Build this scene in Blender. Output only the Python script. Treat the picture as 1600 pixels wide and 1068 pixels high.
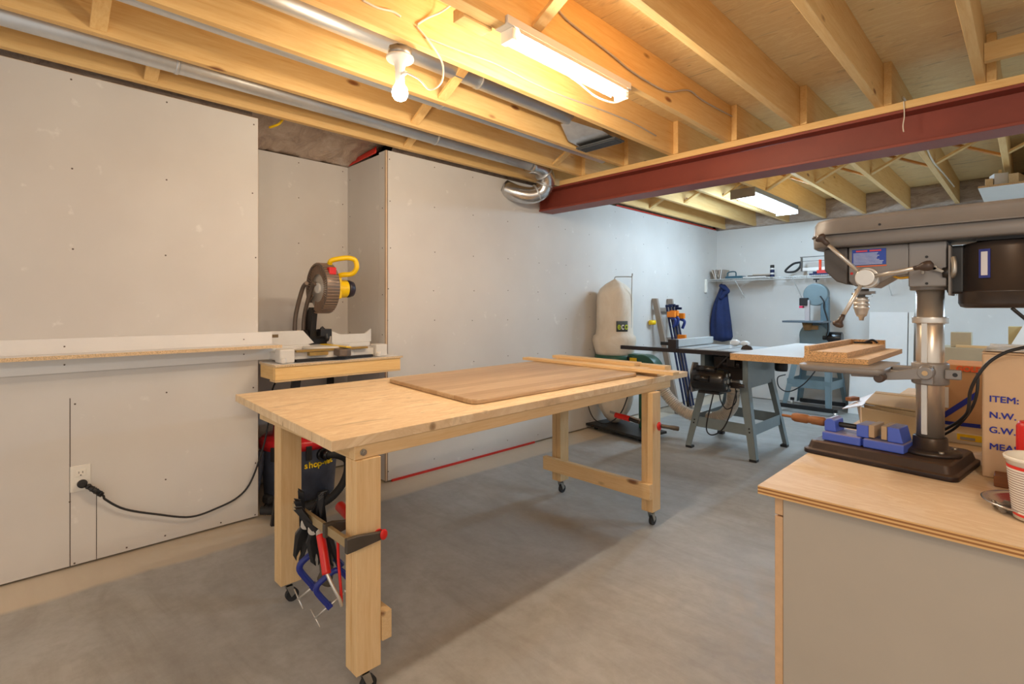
import bpy, bmesh, math, random
from mathutils import Vector, Matrix, Euler
random.seed(7)
PI = math.pi
V = Vector
for o in list(bpy.data.objects): bpy.data.objects.remove(o)
scene = bpy.context.scene
C = scene.collection

# ---------------------------------------------------------------- camera, world, exposure
EYE = 1.3
YAW = math.atan(812/800)
cd = bpy.data.cameras.new('camera'); cam = bpy.data.objects.new('camera', cd); C.objects.link(cam)
cam.location = (0, 0, EYE); cam.rotation_euler = (PI/2, 0, YAW)
cd.sensor_width = 36; cd.lens = 18.0; cd.shift_y = -53/1600; cd.clip_start = .02
scene.camera = cam
vs = scene.view_settings
vs.view_transform = 'Standard'; vs.look = 'None'; vs.gamma = 1; vs.use_curve_mapping = False
vs.exposure = 0.55

world = bpy.data.worlds.new('world'); scene.world = world; world.use_nodes = True
bg = world.node_tree.nodes['Background']
bg.inputs[0].default_value = (1.0, .93, .84, 1); bg.inputs[1].default_value = 0.66

def area(name, loc, rot, sx, sy, power, col):
    l = bpy.data.lights.new(name, 'AREA'); l.shape = 'RECTANGLE'; l.size = sx; l.size_y = sy
    l.energy = power; l.color = col
    o = bpy.data.objects.new(name, l); C.objects.link(o); o.location = loc; o.rotation_euler = rot
    return o
def point(name, loc, r, power, col):
    l = bpy.data.lights.new(name, 'POINT'); l.shadow_soft_size = r; l.energy = power; l.color = col
    o = bpy.data.objects.new(name, l); C.objects.link(o); o.location = loc
    return o
WARM = (1.0, .78, .52); NEUT = (1.0, .86, .66); COOL = (.50, .76, 1.0)
for k in range(4): point('near_tube_light', (-1.525, 1.60+.2*k, 2.34), .03, 7.0, NEUT)
point('bulb_light', (-2.06, 1.30, 2.215), .045, 8, WARM)
for k in range(4): point('far_tube_light', (-2.02, 5.40+.32*k, 2.375), .05, 15, COOL)
area('far_side_cool_light', (1.6, 5.4, 2.40), (0, 0, 0), .16, 1.2, 70, COOL)  # unseen cool lamp for the bluish light from the right, no fixture
for k in range(2): point('rear_fill_light', (.7, -.9+.6*k, 2.25), .08, 17, (1, .92, .80))  # unseen fill lamps added behind the camera to brighten the ceiling, no fixture

# ---------------------------------------------------------------- helpers
FW = V((-math.sin(YAW), math.cos(YAW), 0)); RT = V((math.cos(YAW), math.sin(YAW), 0))
def ray(px, py): return FW + RT*((px-800)/800) + V((0, 0, (481-py)/800))
def atz(px, py, z): d = ray(px, py); return V((0, 0, EYE)) + d*((z-EYE)/d.z)
def atx(px, py, x): d = ray(px, py); return V((0, 0, EYE)) + d*(x/d.x)
def aty(px, py, y): d = ray(px, py); return V((0, 0, EYE)) + d*(y/d.y)

ORG = {}
def tag(o, label=None, cat=None, group=None, kind=None):
    if label: o['label'] = label
    if cat: o['category'] = cat
    if group: o['group'] = group
    if kind: o['kind'] = kind
    return o
def thing(name, label, cat, loc=(0, 0, 0), rotz=0, group=None, local=False):
    """Empty at the thing's base. local=False: its parts are modelled in room coordinates."""
    o = bpy.data.objects.new(name, None); C.objects.link(o); o.empty_display_size = .1
    o.location = loc; o.rotation_euler = (0, 0, rotz)
    ORG[o.name] = V((0, 0, 0)) if local else V(loc)
    return tag(o, label, cat, group)

class MB:
    def __init__(s): s.v = []; s.f = []; s.sm = []; s.mi = []; s.M = Matrix(); s.m = 0
    def add(s, vs_, fs, smooth=False):
        b = len(s.v)
        s.v += [s.M @ V(p) for p in vs_]
        for i, f in enumerate(fs):
            s.f.append([b+k for k in f]); s.mi.append(s.m)
            s.sm.append(smooth[i] if isinstance(smooth, list) else smooth)
        return s
    def box(s, x0, x1, y0, y1, z0, z1):
        return s.add([(x0,y0,z0),(x1,y0,z0),(x1,y1,z0),(x0,y1,z0),(x0,y0,z1),(x1,y0,z1),(x1,y1,z1),(x0,y1,z1)],
            [(0,3,2,1),(4,5,6,7),(0,1,5,4),(1,2,6,5),(2,3,7,6),(3,0,4,7)])
    def obox(s, c, size, rot=(0, 0, 0)):
        R = Euler(rot).to_matrix(); h = V(size)/2; c = V(c)
        pts = [c + R @ V((sx*h.x, sy*h.y, sz*h.z)) for sz in (-1,1) for sx, sy in ((-1,-1),(1,-1),(1,1),(-1,1))]
        return s.add(pts, [(0,3,2,1),(4,5,6,7),(0,1,5,4),(1,2,6,5),(2,3,7,6),(3,0,4,7)])
    def bar(s, p0, p1, w, h, up=(0, 0, 1)):
        p0 = V(p0); p1 = V(p1); d = (p1-p0).normalized(); a = d.cross(V(up))
        if a.length < 1e-4: a = d.cross(V((0, 1, 0)))
        a.normalize(); b = a.cross(d).normalized()
        q = []
        for p in (p0, p1):
            for sa, sb in ((-1,-1),(1,-1),(1,1),(-1,1)): q.append(p + a*sa*w/2 + b*sb*h/2)
        return s.add(q, [(0,1,2,3),(7,6,5,4),(0,4,5,1),(1,5,6,2),(2,6,7,3),(3,7,4,0)])
    def ring_basis(s, d):
        d = V(d).normalized(); a = d.cross(V((0, 0, 1)))
        if a.length < 1e-3: a = d.cross(V((0, 1, 0)))
        a.normalize(); return a, d.cross(a).normalized()
    def cyl(s, p0, p1, r0, r1=None, n=24, cap=True):
        r1 = r0 if r1 is None else r1
        p0 = V(p0); p1 = V(p1); a, b = s.ring_basis(p1-p0); q = []
        for p, r in ((p0, r0), (p1, r1)):
            for k in range(n):
                t = 2*PI*k/n; q.append(p + a*math.cos(t)*r + b*math.sin(t)*r)
        fs = [(k, (k+1) % n, n+(k+1) % n, n+k) for k in range(n)]; sm = [True]*n
        if cap: fs += [tuple(range(n))[::-1], tuple(range(n, 2*n))]; sm += [False, False]
        return s.add(q, fs, sm)
    def lathe(s, prof, o=(0, 0, 0), axis=(0, 0, 1), n=32, sharp=False):
        o = V(o); ax = V(axis).normalized(); a, b = s.ring_basis(ax); q = []
        for r, z in prof:
            for k in range(n):
                t = 2*PI*k/n; q.append(o + ax*z + a*math.cos(t)*r + b*math.sin(t)*r)
        fs = []
        for i in range(len(prof)-1):
            for k in range(n): fs.append((i*n+k, i*n+(k+1) % n, (i+1)*n+(k+1) % n, (i+1)*n+k))
        sm = [not sharp]*len(fs)
        if prof[0][0] > 1e-5: fs.append(tuple(range(n))[::-1]); sm.append(False)
        if prof[-1][0] > 1e-5: fs.append(tuple(range((len(prof)-1)*n, len(prof)*n))); sm.append(False)
        return s.add(q, fs, sm)
    def tube(s, pts, r, n=10, sub=6, closed=False, rf=None):
        P = [V(p) for p in pts]
        if sub > 1 and len(P) > 2:
            Q = []
            for i in range(len(P)-1):
                a = P[max(i-1, 0)]; b = P[i]; c = P[i+1]; d = P[min(i+2, len(P)-1)]
                for k in range(sub):
                    t = k/sub
                    Q.append(.5*((2*b) + (c-a)*t + (2*a-5*b+4*c-d)*t*t + (3*b-a-3*c+d)*t**3))
            Q.append(P[-1]); P = Q
        m = len(P); q = []; prev = None
        for i, p in enumerate(P):
            d = (P[min(i+1, m-1)] - P[max(i-1, 0)])
            if d.length < 1e-9: d = V((0, 0, 1))
            d.normalize()
            if prev is None: a, b = s.ring_basis(d)
            else:
                a = prev - d*prev.dot(d); a.normalize(); b = d.cross(a)
            prev = a; rr = rf(i/(m-1))*r if rf else r
            for k in range(n):
                t = 2*PI*k/n; q.append(p + a*math.cos(t)*rr + b*math.sin(t)*rr)
        fs = [(i*n+k, i*n+(k+1) % n, (i+1)*n+(k+1) % n, (i+1)*n+k) for i in range(m-1) for k in range(n)]
        sm = [True]*len(fs)
        fs += [tuple(range(n))[::-1], tuple(range((m-1)*n, m*n))]; sm += [False, False]
        return s.add(q, fs, sm)
    def prism(s, poly, ext, smooth=False):
        """poly: list of 3-D points, swept along ext"""
        n = len(poly); e = V(ext); q = [V(p) for p in poly] + [V(p)+e for p in poly]
        nor = V((0, 0, 0))
        for i in range(n): nor += V(poly[i]).cross(V(poly[(i+1) % n]))
        fl = nor.dot(e) > 0
        a = tuple(range(n)); b = tuple(range(n, 2*n))
        fs = [a[::-1] if fl else a, b if fl else b[::-1]]
        for k in range(n):
            f = (k, (k+1) % n, n+(k+1) % n, n+k); fs.append(f if fl else f[::-1])
        return s.add(q, fs, [False, False]+[smooth]*n)
    def ell(s, c, rx, ry, rz, n=20, m=12, rot=None):
        R = Euler(rot).to_matrix() if rot else Matrix.Identity(3); q = []; c = V(c)
        for i in range(m+1):
            ph = PI*i/m
            for k in range(n):
                t = 2*PI*k/n; q.append(c + R @ V((rx*math.sin(ph)*math.cos(t), ry*math.sin(ph)*math.sin(t), -rz*math.cos(ph))))
        return s.add(q, [(i*n+k, i*n+(k+1) % n, (i+1)*n+(k+1) % n, (i+1)*n+k) for i in range(m) for k in range(n)], True)
    def loft(s, rings, cap=True, smooth=True):
        n = len(rings[0]); q = [p for r in rings for p in r]
        fs = [(i*n+k, i*n+(k+1) % n, (i+1)*n+(k+1) % n, (i+1)*n+k) for i in range(len(rings)-1) for k in range(n)]
        sm = [smooth]*len(fs)
        if cap: fs += [tuple(range(n))[::-1], tuple(range((len(rings)-1)*n, len(rings)*n))]; sm += [False]*2
        return s.add(q, fs, sm)
    def build(s, name, mat, parent=None, bevel=0, seg=2, label=None, cat=None, group=None, kind=None, sub=0):
        if parent is not None:
            org = ORG.get(parent.name, V((0, 0, 0)))
            loc = V((0, 0, 0))
        else:
            xs = [p.x for p in s.v]; ys = [p.y for p in s.v]; zs = [p.z for p in s.v]
            org = V(((min(xs)+max(xs))/2, (min(ys)+max(ys))/2, min(zs))); loc = org
        me = bpy.data.meshes.new(name)
        me.from_pydata([tuple(p-org) for p in s.v], [], s.f); me.update()
        mats = mat if isinstance(mat, (list, tuple)) else [mat]
        for m in mats: me.materials.append(m)
        for p, sm, mi in zip(me.polygons, s.sm, s.mi): p.use_smooth = sm; p.material_index = mi
        bm = bmesh.new(); bm.from_mesh(me)
        bmesh.ops.remove_doubles(bm, verts=bm.verts, dist=1e-6)
        bmesh.ops.recalc_face_normals(bm, faces=bm.faces); bm.to_mesh(me); bm.free()
        o = bpy.data.objects.new(name, me); C.objects.link(o); o.location = loc
        ORG[o.name] = org
        if parent is not None: o.parent = parent
        if sub:
            md = o.modifiers.new('sub', 'SUBSURF'); md.levels = sub; md.render_levels = sub
        if bevel:
            md = o.modifiers.new('bevel', 'BEVEL'); md.width = bevel; md.segments = seg
            md.limit_method = 'ANGLE'; md.angle_limit = math.radians(40)
        return tag(o, label, cat, group, kind)

def text(body, size, origin, xdir, up, mat, parent, name='lettering', ext=.0006, align='LEFT', bold=0, sx=1.0):
    cu = bpy.data.curves.new('t', 'FONT'); cu.body = body; cu.size = size; cu.extrude = ext; cu.align_x = align
    cu.offset = bold
    t = bpy.data.objects.new('t', cu); C.objects.link(t)
    me = bpy.data.meshes.new_from_object(t.evaluated_get(bpy.context.evaluated_depsgraph_get()))
    bpy.data.objects.remove(t)
    x = V(xdir).normalized(); z = x.cross(V(up)).normalized(); y = z.cross(x)
    org = ORG.get(parent.name, V((0, 0, 0)))
    for v in me.vertices:
        v.co = V(origin) + x*v.co.x*sx + y*v.co.y + z*v.co.z - org
    me.materials.clear(); me.materials.append(mat)
    o = bpy.data.objects.new(name, me); C.objects.link(o); o.parent = parent
    ORG[o.name] = org
    return o

# ---------------------------------------------------------------- materials
def newmat(name):
    m = bpy.data.materials.new(name); m.use_nodes = True
    nt = m.node_tree; b = nt.nodes['Principled BSDF']
    return m, nt, b
def N(nt, t, **k):
    n = nt.nodes.new(t)
    for a, v in k.items():
        if a in n.inputs.keys(): n.inputs[a].default_value = v
        else: setattr(n, a, v)
    return n
def sl(c): return tuple(((x/255)/12.92 if x/255 <= .04045 else ((x/255+.055)/1.055)**2.4) for x in c)+(1,)
def mix(nt, fac, a, b, mode='MIX'):
    n = nt.nodes.new('ShaderNodeMix'); n.data_type = 'RGBA'; n.blend_type = mode
    for sock, v in ((n.inputs[0], fac), (n.inputs[6], a), (n.inputs[7], b)):
        if isinstance(v, (tuple, float, int)): sock.default_value = v
        else: nt.links.new(v, sock)
    return n.outputs[2]
def ramp(nt, fac, stops):
    n = nt.nodes.new('ShaderNodeValToRGB'); e = n.color_ramp.elements
    while len(e) < len(stops): e.new(.5)
    for el, (p, c) in zip(e, stops): el.position = p; el.color = c if len(c) == 4 else (*c, 1)
    nt.links.new(fac, n.inputs[0]); return n.outputs[0]
def coords(nt, scale, kind='Object', rnd=True):
    tc = nt.nodes.new('ShaderNodeTexCoord'); mp = nt.nodes.new('ShaderNodeMapping'); mp.inputs['Scale'].default_value = scale
    src = tc.outputs[kind]
    if rnd:
        oi = nt.nodes.new('ShaderNodeObjectInfo'); ad = nt.nodes.new('ShaderNodeVectorMath'); ad.operation = 'ADD'
        mu = nt.nodes.new('ShaderNodeVectorMath'); mu.operation = 'SCALE'
        cx = nt.nodes.new('ShaderNodeCombineXYZ')
        for k in range(3): nt.links.new(oi.outputs['Random'], cx.inputs[k])
        nt.links.new(cx.outputs[0], mu.inputs[0]); mu.inputs['Scale'].default_value = 37.0
        nt.links.new(src, ad.inputs[0]); nt.links.new(mu.outputs[0], ad.inputs[1]); src = ad.outputs[0]
    nt.links.new(src, mp.inputs['Vector']); return mp.outputs[0]
def noise(nt, vec, sc, det=4, rough=.6, dist=0):
    n = N(nt, 'ShaderNodeTexNoise'); n.inputs['Scale'].default_value = sc; n.inputs['Detail'].default_value = det
    n.inputs['Roughness'].default_value = rough; n.inputs['Distortion'].default_value = dist
    nt.links.new(vec, n.inputs['Vector']); return n.outputs['Fac']
def bump(nt, b, h, st=.2, d=.002):
    n = nt.nodes.new('ShaderNodeBump'); n.inputs['Strength'].default_value = st; n.inputs['Distance'].default_value = d
    nt.links.new(h, n.inputs['Height']); nt.links.new(n.outputs[0], b.inputs['Normal'])
G = lambda v: (v, v, v, 1)

def wood(name, light, dark, axis, knots=True, rough=.6, var=.42, gs=1.0, knotcol=(110, 60, 25)):
    m, nt, b = newmat(name)
    s = [9*gs, 9*gs, 9*gs]; s[axis] = .55*gs
    v = coords(nt, s)
    a = noise(nt, v, 3.0, 5, .6, 1.4)
    fine = noise(nt, v, 14, 3, .7, .3)
    c = ramp(nt, a, [(.30, sl(light)), (.62, sl([(l*2+d)/3 for l, d in zip(light, dark)])), (.75, sl(dark))])
    c = mix(nt, ramp(nt, fine, [(.4, G(0)), (.75, G(var))]), c, sl(dark))
    if knots:
        sk = [7, 7, 7]; sk[axis] = 2.6
        vk = coords(nt, sk)
        vo = N(nt, 'ShaderNodeTexVoronoi'); vo.inputs['Scale'].default_value = 1.0; nt.links.new(vk, vo.inputs['Vector'])
        k = ramp(nt, vo.outputs['Distance'], [(.0, G(1)), (.07, G(.85)), (.13, G(0))])
        gate = N(nt, 'ShaderNodeSeparateColor'); nt.links.new(vo.outputs['Color'], gate.inputs[0])
        g = ramp(nt, gate.outputs[0], [(.38, G(0)), (.43, G(1))])
        mm = nt.nodes.new('ShaderNodeMath'); mm.operation = 'MULTIPLY'; nt.links.new(k, mm.inputs[0]); nt.links.new(g, mm.inputs[1])
        c = mix(nt, mm.outputs[0], c, sl(knotcol))
    oi = nt.nodes.new('ShaderNodeObjectInfo')
    hv = nt.nodes.new('ShaderNodeHueSaturation')
    mr = nt.nodes.new('ShaderNodeMapRange'); mr.inputs['To Min'].default_value = .88; mr.inputs['To Max'].default_value = 1.1
    nt.links.new(oi.outputs['Random'], mr.inputs['Value']); nt.links.new(mr.outputs[0], hv.inputs['Value'])
    nt.links.new(c, hv.inputs['Color'])
    nt.links.new(hv.outputs[0], b.inputs['Base Color'])
    b.inputs['Roughness'].default_value = rough
    bump(nt, b, fine, .15, .001)
    return m
def plain(name, col, rough=.5, metal=0, var=.06, sc=8, bmp=0, coat=0, spec=None):
    m, nt, b = newmat(name)
    v = coords(nt, (1, 1, 1)); n = noise(nt, v, sc, 5, .6)
    c = sl(col)
    lo = tuple(x*(1-var) for x in c[:3])+(1,); hi = tuple(min(1, x*(1+var)) for x in c[:3])+(1,)
    nt.links.new(ramp(nt, n, [(.3, lo), (.7, hi)]), b.inputs['Base Color'])
    b.inputs['Roughness'].default_value = rough; b.inputs['Metallic'].default_value = metal
    if coat: b.inputs['Coat Weight'].default_value = coat
    if spec is not None: b.inputs['Specular IOR Level'].default_value = spec
    if bmp: bump(nt, b, noise(nt, v, sc*12, 4, .7), bmp, .002)
    return m
def glow(name, col, st):
    m, nt, b = newmat(name)
    v = coords(nt, (1, 1, 1)); n = noise(nt, v, 4, 2)
    nt.links.new(ramp(nt, n, [(0, (*col, 1)), (1, (*col, 1))]), b.inputs['Emission Color'])
    b.inputs['Base Color'].default_value = (*col, 1); b.inputs['Emission Strength'].default_value = st
    return m
def dusty(name, col, dust, amount=.5, rough=.6, metal=0, sc=5):
    """paint with sawdust lying on the faces that look up"""
    m, nt, b = newmat(name)
    v = coords(nt, (1, 1, 1)); n = noise(nt, v, sc, 6, .7)
    ge = nt.nodes.new('ShaderNodeNewGeometry'); sx = nt.nodes.new('ShaderNodeSeparateXYZ'); nt.links.new(ge.outputs['Normal'], sx.inputs[0])
    mr = nt.nodes.new('ShaderNodeMapRange'); mr.inputs['From Min'].default_value = .2; mr.inputs['From Max'].default_value = .9
    nt.links.new(sx.outputs[2], mr.inputs['Value'])
    mu = nt.nodes.new('ShaderNodeMath'); mu.operation = 'MULTIPLY'
    nt.links.new(mr.outputs[0], mu.inputs[0]); nt.links.new(ramp(nt, n, [(.35, G(amount*.4)), (.6, G(amount))]), mu.inputs[1])
    nt.links.new(mix(nt, mu.outputs[0], sl(col), sl(dust)), b.inputs['Base Color'])
    b.inputs['Roughness'].default_value = rough; b.inputs['Metallic'].default_value = metal
    return m

M = {}
PL = (222, 180, 122); PD = (196, 146, 84)
for ax, nm in enumerate('xyz'):
    M['pine_'+nm] = wood('pine_'+nm, (228, 196, 148), (204, 160, 104), ax)
    M['joist_'+nm] = wood('joist_'+nm, (240, 202, 138), (216, 162, 92), ax, knotcol=(130, 70, 30))
    M['stain_'+nm] = wood('stain_'+nm, (205, 140, 62), (170, 105, 40), ax)
    M['grey_wood_'+nm] = wood('grey_wood_'+nm, (168, 152, 138), (135, 118, 104), ax, knots=False)
def plywood(name, light, dark, marks, along='x'):
    m, nt, b = newmat(name)
    sw = (lambda t: t) if along == 'x' else (lambda t: (t[1], t[0], t[2]))
    v = coords(nt, sw((1.2, 5, 1.2)), rnd=False); a = noise(nt, v, 2.2, 5, .65, 2.2)
    c = ramp(nt, a, [(.3, sl(light)), (.5, sl([(l+d)/2 for l, d in zip(light, dark)])), (.56, sl(light)), (.75, sl(dark))])
    if marks:
        v2 = coords(nt, sw((3.2, 9, 3)), rnd=False)
        vo = N(nt, 'ShaderNodeTexVoronoi'); vo.inputs['Scale'].default_value = 1.5; nt.links.new(v2, vo.inputs['Vector'])
        k = ramp(nt, vo.outputs['Distance'], [(.0, G(.8)), (.05, G(.6)), (.09, G(0))])
        c = mix(nt, k, c, sl((120, 82, 45)))
        v3 = coords(nt, sw((2.0, 13, 2)), rnd=False); st = noise(nt, v3, 1.6, 3, .6, .8)
        c = mix(nt, ramp(nt, st, [(.60, G(0)), (.70, G(.45))]), c, sl((150, 120, 88)))
    nt.links.new(c, b.inputs['Base Color']); b.inputs['Roughness'].default_value = .6
    return m
M['subfloor'] = plywood('subfloor', (244, 218, 162), (222, 184, 122), True)
M['table_ply'] = plywood('table_ply', (236, 210, 172), (206, 168, 122), True, 'y')
M['counter_ply'] = plywood('counter_ply', (230, 210, 184), (208, 178, 142), False)
def platestack(name, cols, axis_scale, thick):
    m, nt, b = newmat(name)
    tc = nt.nodes.new('ShaderNodeTexCoord'); sx = nt.nodes.new('ShaderNodeSeparateXYZ'); nt.links.new(tc.outputs['Object'], sx.inputs[0])
    mu = nt.nodes.new('ShaderNodeMath'); mu.operation = 'MULTIPLY'; mu.inputs[1].default_value = 1/thick; nt.links.new(sx.outputs[2], mu.inputs[0])
    fr = nt.nodes.new('ShaderNodeMath'); fr.operation = 'FRACT'; nt.links.new(mu.outputs[0], fr.inputs[0])
    nt.links.new(ramp(nt, fr.outputs[0], [(.45, sl(cols[0])), (.55, sl(cols[1]))]), b.inputs['Base Color']); b.inputs['Roughness'].default_value = .7
    return m
M['ply_edge'] = platestack('ply_edge', ((214, 170, 112), (150, 100, 55)), 1, .0075)
def particle(name, base=(212, 168, 118)):
    m, nt, b = newmat(name); v = coords(nt, (1, 1, 1.6)); a = noise(nt, v, 260, 3, .8)
    lo = tuple(x*.62 for x in base); nt.links.new(ramp(nt, a, [(.35, sl(lo)), (.5, sl(base)), (.68, sl(tuple(min(255, x*1.18) for x in base)))]), b.inputs['Base Color'])
    b.inputs['Roughness'].default_value = .8; return m
M['particle'] = particle('particle'); M['particle_pale'] = particle('particle_pale', (222, 190, 150))
M['melamine'] = plain('melamine', (230, 226, 222), .35, var=.02)
def drywall(name, col, col2):
    m, nt, b = newmat(name); v = coords(nt, (1, 1, 1), rnd=False)
    a = noise(nt, v, 1.1, 4, .55); f = noise(nt, v, 9, 4, .6)
    c = ramp(nt, a, [(.35, sl(col)), (.65, sl(col2))])
    c = mix(nt, ramp(nt, f, [(.66, G(0)), (.74, G(.5))]), c, sl((238, 234, 228)))
    nt.links.new(c, b.inputs['Base Color']); b.inputs['Roughness'].default_value = .75
    bump(nt, b, noise(nt, v, 60, 3), .05, .001); return m
M['drywall'] = drywall('drywall', (209, 203, 197), (218, 213, 207))
M['drywall_edge'] = plain('drywall_edge', (205, 178, 150), .9)
M['screw'] = plain('screw', (95, 80, 70), .5)
M['gap'] = plain('gap', (60, 45, 38), .9)
M['tape_red'] = plain('tape_red', (205, 45, 30), .35)
def concrete():
    m, nt, b = newmat('concrete'); v = coords(nt, (1, 1, 1), 'Object', False)
    a = noise(nt, v, .9, 6, .62, .6); f = noise(nt, v, 16, 6, .7)
    st = coords(nt, (.6, 2.2, 1), 'Object', False); s = noise(nt, st, 2.3, 6, .7, 1.5)
    c = ramp(nt, a, [(.3, sl((160, 158, 154))), (.5, sl((176, 174, 170))), (.72, sl((190, 188, 184)))])
    c = mix(nt, ramp(nt, s, [(.45, G(0)), (.72, G(.5))]), c, sl((144, 138, 130)))
    c = mix(nt, ramp(nt, f, [(.35, G(.3)), (.6, G(0))]), c, sl((130, 122, 112)))
    # pale bare strip beside the left wall (floor object origin is at its centre)
    tc = nt.nodes.new('ShaderNodeTexCoord'); sx = nt.nodes.new('ShaderNodeSeparateXYZ'); nt.links.new(tc.outputs['Object'], sx.inputs[0])
    ad = nt.nodes.new('ShaderNodeMath'); ad.operation = 'MULTIPLY_ADD'; nt.links.new(noise(nt, v, 1.5, 3), ad.inputs[0]); ad.inputs[1].default_value = .12
    nt.links.new(sx.outputs[0], ad.inputs[2])
    X0 = -3.07+.06-FLOOR_CX
    mr = nt.nodes.new('ShaderNodeMapRange'); mr.inputs['From Min'].default_value = X0-.02; mr.inputs['From Max'].default_value = X0+.02
    mr.inputs['To Min'].default_value = .75; mr.inputs['To Max'].default_value = 0; nt.links.new(ad.outputs[0], mr.inputs['Value'])
    c = mix(nt, mr.outputs[0], c, sl((214, 197, 172)))
    nt.links.new(c, b.inputs['Base Color'])
    nt.links.new(ramp(nt, f, [(.3, G(.42)), (.7, G(.62))]), b.inputs['Roughness'])
    bump(nt, b, f, .12, .002); return m
FLOOR_CX = (-4.1+3.4)/2
M['concrete'] = concrete()
M['beam_red'] = plain('beam_red', (136, 60, 46), .5, var=.12, sc=3)
M['galv'] = plain('galv', (214, 218, 222), .42, .75, var=.12, sc=3)
M['foil'] = plain('foil', (205, 205, 205), .22, .95, var=.15, sc=14, bmp=.3)
M['white_paint'] = plain('white_paint', (228, 222, 214), .4, var=.02)
M['white_plastic'] = plain('white_plastic', (235, 230, 220), .3, var=.01)
M['black'] = plain('black', (28, 26, 27), .45, var=.15)
M['black_gloss'] = plain('black_gloss', (26, 24, 25), .25, var=.1)
M['rubber'] = plain('rubber', (38, 37, 38), .7, var=.1)
M['steel'] = plain('steel', (214, 210, 204), .34, .75, var=.08)
M['zinc'] = plain('zinc', (165, 160, 152), .4, .8, var=.1)
M['poly'] = None
def polymat():
    m, nt, b = newmat('vapour_barrier'); v = coords(nt, (1, 2.2, 3), rnd=False)
    a = noise(nt, v, 3.5, 6, .7, 1.2)
    nt.links.new(ramp(nt, a, [(.3, sl((150, 128, 116))), (.5, sl((186, 164, 146))), (.7, sl((205, 190, 178)))]), b.inputs['Base Color'])
    b.inputs['Roughness'].default_value = .28; bump(nt, b, a, .8, .03); return m
M['poly'] = polymat()
M['cable_white'] = plain('cable_white', (232, 222, 205), .45)
M['cable_grey'] = plain('cable_grey', (190, 175, 160), .5)
M['tube_glow'] = glow('tube_glow', (1.0, .93, .82), 14)
M['tube_glow_cool'] = glow('tube_glow_cool', (.90, .96, 1.0), 12)
M['bulb_glow'] = glow('bulb_glow', (1.0, .90, .74), 18)

# ---------------------------------------------------------------- the room shell
def struct(name, mb, mat, **k): return mb.build(name, mat, kind='structure', **k)
WT = 2.475
struct('floor', MB().box(-4.1, 3.4, -1.6, 7.9, -.1, 0), M['concrete'])
struct('ceiling', MB().box(-4.1, 3.4, -1.6, 7.9, 2.74, 2.76), M['subfloor'])
def wall(name, mb, spots, nrm, seams=()):
    w = struct(name, mb, M['drywall'])
    s = MB()
    for p in spots: s.cyl(V(p)-V(nrm)*.002, V(p)+V(nrm)*.0012, .0045, n=8)
    if spots: s.build('screw_heads', M['screw'], w, kind='stuff')
    for i, (a, b_, t) in enumerate(seams):
        MB().bar(V(a)+V(nrm)*.0004, V(b_)+V(nrm)*.0004, t, .0012, up=nrm).build('panel_seam', M['gap'], w)
    return w
def grid_spots(x, ys, zs, jit=.012):
    r = random.Random(3)
    return [(x, y+r.uniform(-jit, jit), z+r.uniform(-jit, jit)) for y in ys for z in zs]
zz = [.04, .34, .64, 1.24, 1.64, 1.95, 2.2, 2.43]
sp = grid_spots(-3.37, [-.95, -.5, -.06, .23, .62, 1.085], [.03, .34, .82, 1.6, 2.0, 2.44])
sp += [(-3.37, .45, .03), (-3.37, .9, .03)]
wall('wall_left', MB().box(-3.47, -3.37, -1.6, 1.107, .012, WT), sp, (1, 0, 0),
     [((-3.37, .222, .012), (-3.37, .222, .85), .003), ((-3.37, .325, .012), (-3.37, .325, .38), .0025)])
MB().box(-3.4705, -3.3695, 1.1065, 1.1075, .012, WT).box(-3.385, -3.3695, -1.6, 1.107, WT-.001, WT+.001).build('panel_edge', M['drywall_edge'], bpy.data.objects['wall_left'])
wall('wall_recess_back', MB().box(-4.07, -3.97, .9, 2.1, .012, 2.46),
     [(-3.97, y, z) for y in (1.2, 1.6, 1.96) for z in (.1, .5, .95, 1.35, 1.8, 2.15, 2.42)], (1, 0, 0))
wall('wall_recess_side', MB().box(-3.97, -3.4715, 2.004, 2.10, .012, 2.46),
     [(x, 2.004, z) for x in (-3.93, -3.42) for z in (.4, .75, 1.1, 1.4, 1.75, 2.05, 2.35)], (0, -1, 0))
wall('wall_recess_near_side', MB().box(-3.97, -3.47, 1.0, 1.107, .012, 2.46), [], (0, 1, 0))
ys = [2.03, 2.44, 2.85, 3.26, 3.68, 4.1, 4.5, 5.0, 5.6, 6.2, 6.8, 7.4]
w2 = wall('wall_left_far', MB().box(-3.47, -3.37, 2.004, 7.7, .012, WT), [p for p in grid_spots(-3.37, ys, [.08, .45, .85, 1.2, 1.45, 1.75, 2.1, 2.42]) if not (3.15 < p[1] < 4 and p[2] > 2.15)], (1, 0, 0),
     [((-3.37, 2.018, .012), (-3.37, 2.018, WT), .004)])
MB().box(-3.385, -3.369, 2.003, 2.016, .012, WT).build('corner_strip', M['drywall_edge'], w2)
wall('wall_back', MB().box(-3.47, 3.4, 7.7, 7.8, .012, 2.47), [(x, 7.7, z) for x in (-3.0, -2.2, -1.4, -.6, .2) for z in (.3, .9, 1.45, 2.2)], (0, -1, 0))
wall('wall_right', MB().box(3.3, 3.4, 1.2, 7.7, .012, 2.74), [], (-1, 0, 0))
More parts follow.
